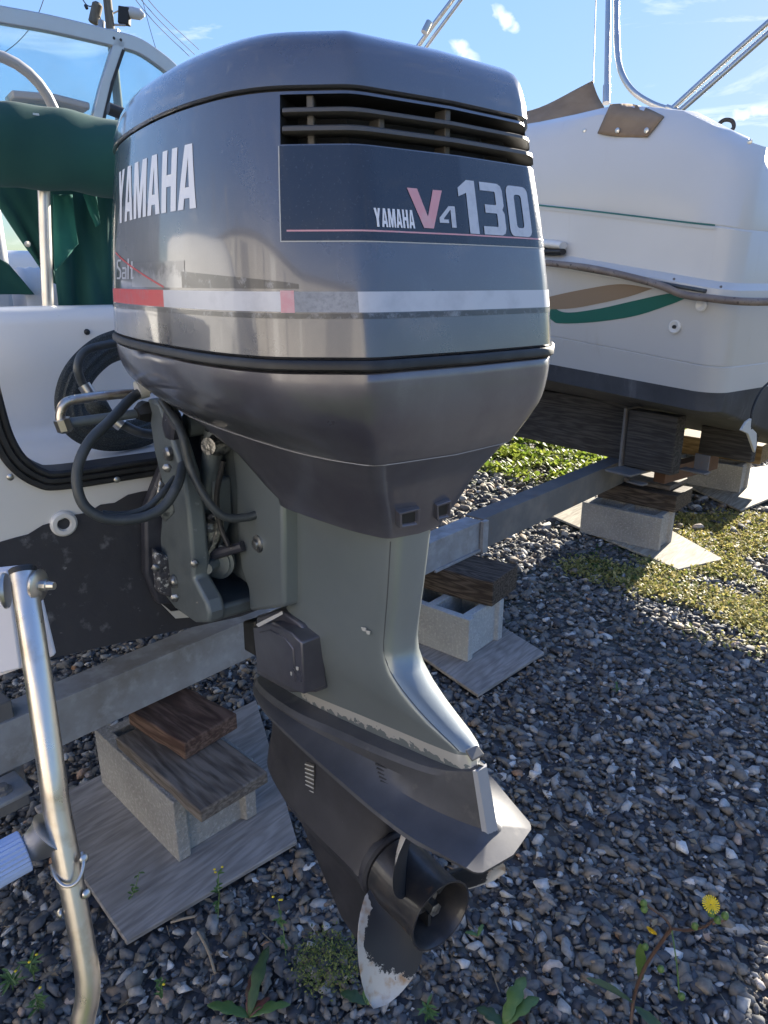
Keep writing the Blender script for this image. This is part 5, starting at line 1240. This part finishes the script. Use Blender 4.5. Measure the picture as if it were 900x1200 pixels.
# stainless canopy frame
def wtube(pts, r, name='canopy_tube', m=M_steel, parent=None, n=14):
    q = [to_loc(PD(*p), RO) for p in pts]; return hose(q, r, name, m, parent or RB, n)
wtube([(714, -60, 4.15), (713, 0, 4.12), (711, 118, 4.05)], .0165)
wtube([(711, 100, 4.05), (710.5, 121, 4.045)], .021, 'tube_socket')
wtube([(723, -60, 4.12), (722.5, 0, 4.10), (723, 50, 4.05), (727, 82, 4.02), (741, 106, 3.98), (765, 122, 3.93), (793, 131, 3.88)], .0165)
wtube([(788, 127, 3.85), (845, 75, 3.75), (905, 22, 3.65), (950, -20, 3.6)], .015)
wtube([(797, 130, 3.83), (852, 82, 3.74), (915, 26, 3.64), (960, -14, 3.6)], .015)
wtube([(780, 126, 3.86), (800, 133, 3.84), (818, 139, 3.8)], .018, 'hinge')
wtube([(470, 85, 5.2), (495, 47, 5.1), (530, 0, 5.0), (560, -40, 5)], .017)
wtube([(480, 84, 5.15), (503, 50, 5.05), (540, 0, 4.95), (570, -40, 4.9)], .013)
wtube([(497, 38, 5.0), (503, 26, 5.0)], .024, 'hinge')
wtube([(700, -60, 4.2), (697, 40, 4.2), (695, 97, 4.15)], .0028, 'stay_wire', M_black, None, 5)
# tan canvas bits: each lies on the boat, so each is its own thing
def cloth(pts, name, label, m=M_tan, sub=10, sag=.01, hollow=0):
    """pts: 4 world points tl,tr,br,bl"""
    tl, tr_, br, bl_ = pts; v, f = [], []
    n = 16
    for i in range(n + 1):
        for j in range(n + 1):
            s, t = i / n, j / n; p = tl.lerp(tr_, s).lerp(bl_.lerp(br, s), t)
            p = p + Vector((0, -1, .3)) * sag * math.sin(s * 9 + t * 4) + Vector((0, 0, -1)) * hollow * math.sin(math.pi * s) * (1 - t)
            v.append(p)
    for i in range(n):
        for j in range(n): a = i * (n + 1) + j; f.append((a, a + 1, a + n + 2, a + n + 1))
    o = B().add(v, f).obj(name, m, None, smooth=70); so = o.modifiers.new('thickness', 'SOLIDIFY'); so.thickness = .006
    tag(o, label, 'canvas', 'tan canvas pieces on the cruiser'); return o
cloth([PD(560, 138, 4.25), PD(694, 96, 4.12), PD(708, 127, 4.0), PD(560, 172, 4.1)], 'tan_canvas', 'tan canvas edge rising to a pointed tie beside the stainless tube', hollow=.05)
fl_ = []
fp = [hpx(715, 124, .012), hpx(778, 136, .012), hpx(758, 161, .012), hpx(700, 157, .012)]
flap = thing('canvas_flap', 'small brown canvas flap held by two snaps on the white cabin side', 'canvas', (RO.x, RO.y, 0), YAW, 'tan canvas pieces on the cruiser')
v, f = [], []
for i in range(13):
    for j in range(9):
        s, t = i / 12, j / 8
        a = (715 + 63 * s, 122 + 14 * s - 6 * math.sin(math.pi * s)); b_ = (700 + 58 * s, 156 + 4 * s + 2 * math.sin(math.pi * s))
        q = hpx(a[0] + (b_[0] - a[0]) * t, a[1] + (b_[1] - a[1]) * t, .010 + .006 * math.sin(s * 7)); v.append(q)
for i in range(12):
    for j in range(8): a = i * 9 + j; f.append((a, a + 1, a + 10, a + 9))
fo = B().add(v, f).obj('cloth', M_tan, flap, smooth=70); so = fo.modifiers.new('thickness', 'SOLIDIFY'); so.thickness = .005
for px, py in ((724, 153), (758, 153)): B().add(*latheV([(0, .012), (.005, .012), (.008, .004)], hpx(px, py, .02), (0, -1, 0), 14)).obj('snap', M_steel, flap)
rp_ = [PD(775, 133, 3.85), PD(805, 140, 3.8), PD(830, 150, 3.72), PD(848, 156, 3.66)]
o = B().add(*tubev(crom(rp_, 5), [.02, .03, .034, .03, .036, .04, .035, .042, .045, .04, .042, .036, .034, .03, .032, .022], 12, flat=.6)).obj('folded_canvas', M_tan, None, smooth=60)
tag(o, 'bunched tan canvas lying along the cabin top below the slanted tubes', 'canvas', 'tan canvas pieces on the cruiser')
o = B().add(*tubev(crom([PD(838, 150, 3.66), PD(848, 141, 3.64), PD(858, 142, 3.62), (PD(859, 151, 3.62)), PD(846, 158, 3.63)], 6), .010, 8)).obj('strap', mat('dark_strap', (.06, .05, .045), .8), None, smooth=60)
tag(o, 'dark looped strap end sticking up from the bunched tan canvas', 'strap')

# trailer bunk plank, brackets under the right boat
def Rl(px, py, x): return EX(px, py, x, RO)
bk0 = GZ(738, 487, .60); 
bunk = thing('trailer_bunk', 'dark weathered bunk plank on edge under the white cruiser hull', 'trailer bunk', (RO.x, RO.y, 0), YAW)
by = -.02
B().add(*boxv((-2.12, .42, .625), (3.0, .045, .33))).obj('bunk_plank', M_bunk, bunk, bevel=.006)
B().add(*boxv((-.415, .275, .635), (.29, .085, .31))).obj('bunk_block', M_bunk, bunk, bevel=.006)
B().add(*boxv((-.575, .30, .63), (.014, .16, .33))).obj('post_plate', M_beamdk, bunk, bevel=.002)
B().add(*boxv((-.50, .20, .467), (.16, .20, .012))).obj('foot_plate', M_beamdk, bunk, bevel=.002)
B().add(*boxv((-.42, .17, .42), (.10, .05, .010))).obj('foot_plate', M_beamdk, bunk, bevel=.002)
B().add(*boxv((-.40, .62, .44), (.07, .55, .09))).obj('cross_bar', M_rust, bunk, bevel=.003)
B().add(*boxv((-.20, .40, .53), (.08, .010, .11))).obj('clip_plate', M_beamdk, bunk, bevel=.002)
B().add(*boxv((-.21, .36, .50), (.14, .06, .010))).obj('clip_plate', M_beamdk, bunk, bevel=.002)
B().add(*boxv((-.23, .70, .60), (.30, .05, .16))).obj('bunk_plank', M_bunk, bunk, bevel=.006)

# ================================================================= UTILITY POLE, LAMP, WIRES
def far(px, py, d): return PD(px, py, d)
pb = far(129, 30, 26.0); pole = thing('utility_pole', 'wooden utility pole with street lamp and transformers rising behind the boat windshield', 'utility pole', (pb.x, pb.y, 0))
B().add(*tubev([(0, 0, -.1), (0, 0, 8), (0, 0, 15)], [.19, .165, .14], 12)).obj('shaft', M_wood_pole, pole)
def pl(px, py, d=26.0): return far(px, py, d) - Vector((pb.x, pb.y, 0))
a = pl(112, 16); B().add(*latheV([(-.35, .12), (-.3, .19), (.3, .19), (.38, .10)], a, (.35, 0, .9), 14)).obj('transformer', M_wood_pole, pole)
a = pl(146, 19); B().add(*boxv(a, (.40, .3, .55), 0, Matrix.Rotation(.15, 3, 'Y'))).obj('lamp_box', M_dark, pole, bevel=.03)
B().add(*latheV([(-.42, .03), (-.3, .15), (0, .20), (.3, .18), (.45, .05)], pl(155, 15), (1, 0, -.18), 14)).obj('street_lamp', mat('lamp_grey', (.5, .5, .52), .4), pole)
B().add(*tubev([pl(130, 17), pl(142, 11), pl(152, 12)], .03, 8)).obj('lamp_arm', M_alu, pole)
B().add(*tubev([pl(118, 38), pl(119, 25)], .12, 10)).obj('junction_box', mat('pole_box', (.3, .32, .36), .5), pole)
B().add(*tubev([pl(133, 29), pl(147, 29.5)], .04, 6)).obj('bracket', M_alu, pole)
B().add(*boxv(pl(133, 37), (.4, .2, .12))).obj('bracket', M_alu, pole)
B().add(*tubev([pl(100, 6), pl(102, 10)], .06, 6)).obj('insulator', M_black, pole)
def wire(pts, label, r=.018):
    o = B().add(*tubev(crom([far(*p) for p in pts], 8), r, 5)).obj('overhead_wire', M_black, None, smooth=60); tag(o, label, 'wire', 'overhead wires')
wire([(136, -30, 26), (180, 25, 30), (222, 66, 36)], 'overhead wire running down right from the pole, lowest of the three', .016)
wire([(145, -25, 26), (185, 22, 30), (228, 64, 36)], 'overhead wire running down right from the pole, middle of the three', .016)
wire([(158, -20, 26), (190, 18, 30), (233, 58, 36)], 'overhead wire running down right from the pole, topmost of the three', .016)
wire([(160, -30, 26), (172, 20, 24), (184, 62, 22)], 'thin overhead wire dropping steeply right of the street lamp', .010)
wire([(60, -30, 22), (44, 18, 22), (22, 48, 22), (-10, 72, 22)], 'thin overhead wire curving down left beyond the windshield', .012)
wire([(90, -12, 26), (102, 6, 26), (112, 8, 26), (118, 22, 26)], 'short drooping wire between the transformer and the pole', .02)

# ================================================================= UNSEEN SHED AND BOAT, ADDED FOR THE COWLING TO REFLECT
sh = thing('reflection_shed', 'long beige metal shed added out of view to be mirrored in the engine cowling', 'shed', (-9, -7.5, 0), R_(-38))
B().add(*boxv((0, 0, 2.2), (22, 8, 4.4))).obj('wall', mat('shed_wall', (.42, .39, .34), .6, var=[(.6, (.36, .33, .3), .4, .7)]), sh)
for k in range(12):
    B().add(*boxv((-10 + k * 1.85, 4.05, 2.1), (.25 if k % 3 else .9, .1, 4.1))).obj('door' if k % 3 == 0 else 'batten', mat('shed_trim', (.14, .13, .12), .6) if k % 2 else mat('shed_door', (.6, .58, .54), .5), sh)
B().add(*prismv([(-11.3, -4.3, 4.4), (-11.3, 4.3, 4.4), (-11.3, 0, 6)], (22.6, 0, 0))).obj('roof', mat('shed_roof', (.16, .15, .16), .6), sh, smooth=0)

reflection_boat = copy_tree(RB); reflection_boat.location = (-5.3, -.9, 0); reflection_boat['label'] = 'white cabin cruiser added out of view at the left to be mirrored in the engine cowling'  # unseen copy of the cruiser, added as something bright for the cowling to mirror

# ================================================================= WEEDS
def leaf_poly(base, d, up, ln, wd, curl=.3, lobes=0, n=9):
    """strip leaf: returns verts/faces"""
    d = Vector(d).normalized(); side_ = d.cross(Vector((0, .01, 1))).normalized(); v, f = [], []
    for i in range(n + 1):
        t = i / n; w_ = wd * math.sin(math.pi * min(1, t * .93 + .05)) ** .8 * (1 if not lobes else (.65 + .35 * abs(math.sin(t * math.pi * lobes))))
        c = Vector(base) + d * (ln * t) + Vector((0, 0, up * ln * t - curl * ln * t * t))
        v += [c - side_ * w_ * .5 + Vector((0, 0, w_ * .18)), c, c + side_ * w_ * .5 + Vector((0, 0, w_ * .18))]
    for i in range(n): a = i * 3; f += [(a, a + 1, a + 4, a + 3), (a + 1, a + 2, a + 5, a + 4)]
    return v, f
def broad_weed(px, py, leaves, label):
    p = GZ(px, py, .012); t = thing('broadleaf_weed', label, 'weed', p, 0, 'broad leaved weeds in the gravel')
    for ang, ln, wd, up, m in leaves:
        a = R_(ang); o = B().add(*leaf_poly((0, 0, .008), (math.cos(a), math.sin(a), 0), up, ln, wd, up * .55 + .05, 3)).obj('leaf', m, t, smooth=60)
        so = o.modifiers.new('thickness', 'SOLIDIFY'); so.thickness = .0008
    return t
broad_weed(292, 1195, [(80, .13, .03, .8, M_leafdk), (95, .085, .022, .5, M_leafred), (10, .085, .026, .5, M_leaf), (170, .09, .03, .4, M_leaf), (40, .05, .02, .6, M_leafred)], 'weed with one tall dark leaf and bright low leaves at the bottom left of centre')
broad_weed(590, 1205, [(55, .10, .036, .75, M_leaf), (28, .09, .034, .6, M_leaf), (150, .06, .03, .4, M_leafdk), (-20, .06, .028, .3, M_leafred)], 'broad green leaved weed right of the propeller at the bottom edge')
broad_weed(430, 1180, [(45, .09, .05, .25, M_leaf), (160, .06, .03, .3, M_leafdk), (80, .07, .035, .3, M_leaf)], 'rounded green leaf weed half hidden behind the propeller blade')
broad_weed(52, 985, [(60, .10, .04, .2, M_leafdk), (20, .07, .03, .3, M_leafdk), (100, .06, .03, .3, M_leaf)], 'dark green weed by the plywood edge behind the ladder')
broad_weed(560, 1100, [(60, .03, .012, .6, M_leaf), (170, .03, .012, .5, M_leaf)], 'tiny seedling in the gravel right of the propeller')
# flowering weed bottom right
p0 = GZ(738, 1235, .01); fwd_ = thing('flowering_weed', 'tall branching weed with one open yellow flower at the bottom right', 'weed', p0)
def wl2(px, py, d): return PD(px, py, d) - p0
st = [Vector((0, 0, 0)), wl2(742, 1175, 1.42), wl2(755, 1135, 1.37), wl2(778, 1100, 1.31), wl2(787, 1088, 1.29)]
hose(st, .0035, 'stem', M_stem, fwd_, 8)
hose([st[-1], wl2(805, 1090, 1.26), wl2(825, 1086, 1.22), wl2(836, 1078, 1.19)], .0026, 'stem', M_stem, fwd_, 6)
hose([st[-1], wl2(778, 1075, 1.28), wl2(760, 1062, 1.27), wl2(755, 1056, 1.27)], .0026, 'stem', M_stem, fwd_, 6)
hose([st[-1], wl2(793, 1130, 1.27), wl2(796, 1168, 1.27)], .0013, 'stem', M_leaf, fwd_, 5)
hose([wl2(835, 1083, 1.19), wl2(848, 1079, 1.18), wl2(852, 1077, 1.18)], .0018, 'stem', M_stem, fwd_, 5)
for px, py, d in ((814, 1088, 1.24), (840, 1081, 1.19), (848, 1076, 1.18), (753, 1068, 1.27), (754, 1061, 1.27), (797, 1170, 1.27), (773, 1138, 1.27), (755, 1112, 1.3), (833, 1073, 1.19)):
    B().add(*latheV([(0, .002), (.004, .0062), (.009, .006), (.014, .003), (.015, .001)], wl2(px, py, d), (random.uniform(-.3, .3), -.2, 1), 9)).obj('bud', M_leaf, fwd_)
def petals(c, r, nrm, n=22, m=M_yellow, name='flower'):
    nrm = Vector(nrm).normalized(); u = nrm.cross(Vector((1, 0, 0))).normalized(); w_ = nrm.cross(u); v, f = [], []
    for ring, (rr, h, cnt) in enumerate(((r, .001, n), (r * .7, .003, int(n * .8)), (r * .4, .005, 10))):
        for k in range(cnt):
            a = 2 * math.pi * (k + ring * .3) / cnt; d = u * math.cos(a) + w_ * math.sin(a); s_ = nrm.cross(d) * (rr * .085)
            b0 = len(v); v += [c + d * .001 - s_ * .5, c + d * .001 + s_ * .5, c + d * rr + s_ + nrm * h, c + d * rr - s_ + nrm * h]; f.append((b0, b0 + 1, b0 + 2, b0 + 3))
    return B().add(v, f).obj(name, m, fwd_, smooth=0)
petals(wl2(833, 1060, 1.19), .0145, (0, -.55, .85))
petals(wl2(764, 1090, 1.27), .010, (-.5, -.5, -.3))
for pts_, m_ in ((((742, 1175), (700, 1150), (688, 1140)), M_leafdk), (((744, 1180), (770, 1205), (785, 1215)), M_leafdk), (((750, 1150), (757, 1120), (752, 1100)), M_leaf)):
    a = wl2(*pts_[0], 1.41); b_ = wl2(*pts_[2], 1.36); dd = b_ - a
    fo = B().add(*leaf_poly(a, dd, 0, dd.length, .026, .1, 4)).obj('leaf', m_, fwd_, smooth=60)

# small sprig weeds with tiny yellow flowers
def sprig(px, py, h, label, nl=12, spread=.02, flw=2, bend=(0, 0)):
    p = GZ(px, py, .012); t = thing('small_weed', label, 'weed', p, 0, 'small sprigs growing in the gravel')
    bz = B(); top = Vector((bend[0], bend[1], h)); pts = [Vector((0, 0, 0)), top * .5 + Vector((.003, 0, 0)), top]
    B().add(*tubev(crom(pts, 4), .0011, 5)).obj('stem', M_leaf, t)
    for i in range(nl):
        tt_ = random.uniform(.2, 1); a = random.uniform(0, 6.28); bz.add(*leaf_poly(top * tt_, (math.cos(a), math.sin(a), 0), .2, random.uniform(.5, 1) * spread, .007, .1, 0, 3))
    bz.obj('foliage', M_leaf, t, smooth=0)
    if flw:
        y = B()
        for i in range(flw): y.add(*latheV([(0, .0015), (.002, .0035), (.004, .001)], top + Vector((random.uniform(-.012, .012), random.uniform(-.012, .012), random.uniform(-.01, .012))), (0, 0, 1), 6))
        y.obj('flower', M_yellow, t)
    return t
for a in [(150, 1060, .08, 'thin sprig leaning over the lower left edge of the big plywood sheet', 10, .02, 0, (.03, .02)),
          (335, 1120, .10, 'leggy sprig with yellow tips at the front right edge of the big plywood sheet', 14, .022, 3, (-.02, .05)),
          (255, 1080, .11, 'leafy sprig with yellow flowers against the middle of the big plywood edge', 14, .022, 3, (.0, .04)),
          (40, 1150, .06, 'sprig with a yellow flower in the bottom left corner left of the ladder', 16, .03, 2, (0, 0)),
          (15, 1160, .05, 'low leafy sprig at the very left edge of the photo', 18, .035, 1, (0, 0)),
          (45, 1185, .05, 'small leafy sprig lowest by the ladder foot', 14, .03, 1, (0, 0)),
          (190, 1170, .05, 'faint sprig between ladder foot and broadleaf weed', 12, .02, 1, (0, 0)),
          (480, 1140, .05, 'small sprig just right of the propeller blade', 12, .02, 2, (0, 0)),
          (500, 1195, .04, 'leafy sprig right of the blade tip on the bottom edge', 14, .03, 0, (0, 0)),
          (722, 812, .04, 'lone sprig in the dark gravel on the right', 10, .02, 0, (0, 0))]:
    sprig(*a)
# dense ground cover patches (uncountable)
def patch(name, centers, m, label, cnt, size, h):
    rng = random.Random(5); b_ = B()
    V, F = [], []
    for (cx, cy, rx, ry, w_) in centers:
        for _ in range(int(cnt * w_)):
            a = rng.uniform(0, 6.283); r = math.sqrt(rng.random()) * (1 + rng.gauss(0, .15)); x = cx + math.cos(a) * r * rx; y = cy + math.sin(a) * r * ry
            if noise.noise(Vector((x * 3.2, y * 3.2, 0))) < rng.uniform(-.35, .22): continue
            if any(inpoly(x, y, q) for q in PLY): continue
            z = rng.uniform(.008, h); ang = rng.uniform(0, 6.283); s = size * rng.uniform(.5, 1.4); ti = rng.uniform(-.2, 1.1)
            d = Vector((math.cos(ang), math.sin(ang), ti)).normalized() * s; sd_ = Vector((-math.sin(ang), math.cos(ang), rng.uniform(-.3, .3))) * s * .28
            c = Vector((x, y, z)); n = len(V); V += [c, c + d * .5 + sd_, c + d, c + d * .5 - sd_]; F.append((n, n + 1, n + 2, n + 3))
    o = link_mesh(name, V, F, m, None, 0); o['kind'] = 'stuff'; o['label'] = label; o['category'] = 'ground cover'; return o
def two_tone(name, a, b_):
    m = bpy.data.materials.new(name); m.use_nodes = True; N = m.node_tree.nodes; lk = m.node_tree.links.new; bs = N['Principled BSDF']; bs.inputs['Roughness'].default_value = .6
    gi = N.new('ShaderNodeNewGeometry'); r = N.new('ShaderNodeValToRGB'); e = r.color_ramp.elements; e[0].color = (*a, 1); e[1].color = (*b_, 1); lk(gi.outputs['Random Per Island'], r.inputs[0]); lk(r.outputs[0], bs.inputs['Base Color'])
    tl_ = N.new('ShaderNodeBsdfTranslucent'); lk(r.outputs[0], tl_.inputs[0]); ms_ = N.new('ShaderNodeMixShader'); ms_.inputs[0].default_value = .45
    lk(bs.outputs[0], ms_.inputs[1]); lk(tl_.outputs[0], ms_.inputs[2]); lk(ms_.outputs[0], N['Material Output'].inputs[0])
    return m
G1 = GZ(650, 530); G2 = GZ(820, 690); G3 = GZ(880, 640); G4 = GZ(700, 610); G5 = GZ(640, 700)
patch('grass', [(G1.x - .2, G1.y + .2, .9, 1.1, 1), (G1.x + .9, G1.y + 1.6, 2.2, 1.0, .8), (1.6, 7.6, 3.0, 1.2, 1.0)], two_tone('bright_grass', (.16, .26, .03), (.38, .42, .08)), 'bright green low grass growing beyond and under the white cruiser', 15000, .05, .035)
patch('ground_cover', [(G2.x + .15, G2.y - .08, .46, .55, 1.2), (G3.x, G3.y, .6, .6, 1.0), (G2.x - .35, G2.y + .2, .3, .2, .12)], two_tone('olive_cover', (.22, .25, .05), (.56, .46, .19)), 'olive and straw coloured creeping weeds in the sunlit gravel at right', 24000, .021, .024)
patch('clover', [(G4.x - .05, G4.y - .75, .28, .22, .6), (G4.x + .25, G4.y - 1.0, .25, .2, .4)], two_tone('clover_green', (.04, .09, .02), (.09, .15, .04)), 'thin clover spread in the shaded gravel near the sunlit edge', 1400, .02, .02)
bushp = GZ(385, 1140)
patch('speckled_weed', [(bushp.x, bushp.y, .075, .07, 1)], two_tone('speckle_green', (.05, .10, .03), (.35, .36, .10)), 'speckled clump of tiny yellow green flower heads left of the propeller blade', 1500, .007, .055)
# dry litter: leaf scraps, straws and grit caught between the stones
def litter():
    rng = random.Random(11); V, F = [], []
    for _ in range(900):
        y = .7 + rng.random() ** 1.3 * 4.2; x = rng.uniform(-.66 * y - .2, .66 * y + .2); p = Vector((x, y, rng.uniform(.012, .022)))
        if any(inpoly(x, y, q) for q in PLY) and rng.random() < .7: continue
        a = rng.uniform(0, 6.28); d = Vector((math.cos(a), math.sin(a), rng.uniform(-.15, .25))); sd_ = Vector((-math.sin(a), math.cos(a), rng.uniform(-.3, .3))); n = len(V)
        if rng.random() < .55:
            l_ = rng.uniform(.012, .05); w_ = rng.uniform(.0007, .0016); V += [p - d * l_ * .5 - sd_ * w_, p - d * l_ * .5 + sd_ * w_, p + d * l_ * .5 + sd_ * w_, p + d * l_ * .5 - sd_ * w_]; F.append((n, n + 1, n + 2, n + 3))
        else:
            l_ = rng.uniform(.005, .016); w_ = l_ * rng.uniform(.3, .6); V += [p - d * l_, p + sd_ * w_ + Vector((0, 0, .003)), p + d * l_, p - sd_ * w_ + Vector((0, 0, .002))]; F.append((n, n + 1, n + 2, n + 3))
    o = link_mesh('dry_litter', V, F, two_tone('litter', (.14, .09, .05), (.42, .34, .22)), None, 0); o['kind'] = 'stuff'; o['label'] = 'dry straws and leaf scraps scattered among the gravel stones'; o['category'] = 'litter'
litter()
# twigs
for (p1, p2, lb) in (((232, 1092), (252, 1140), 'dry pale twig lying on gravel below the big plywood sheet'), ((200, 1081), (228, 1074), 'short straw coloured stick at the edge of the big plywood sheet')):
    a, b_ = GZ(*p1, .03), GZ(*p2, .03)
    o = B().add(*tubev(crom([a, a.lerp(b_, .5) + Vector((.004, 0, .003)), b_], 4), .003, 6)).obj('twig', mat('dry_twig', (.30, .24, .17), .8), None); tag(o, lb, 'twig')
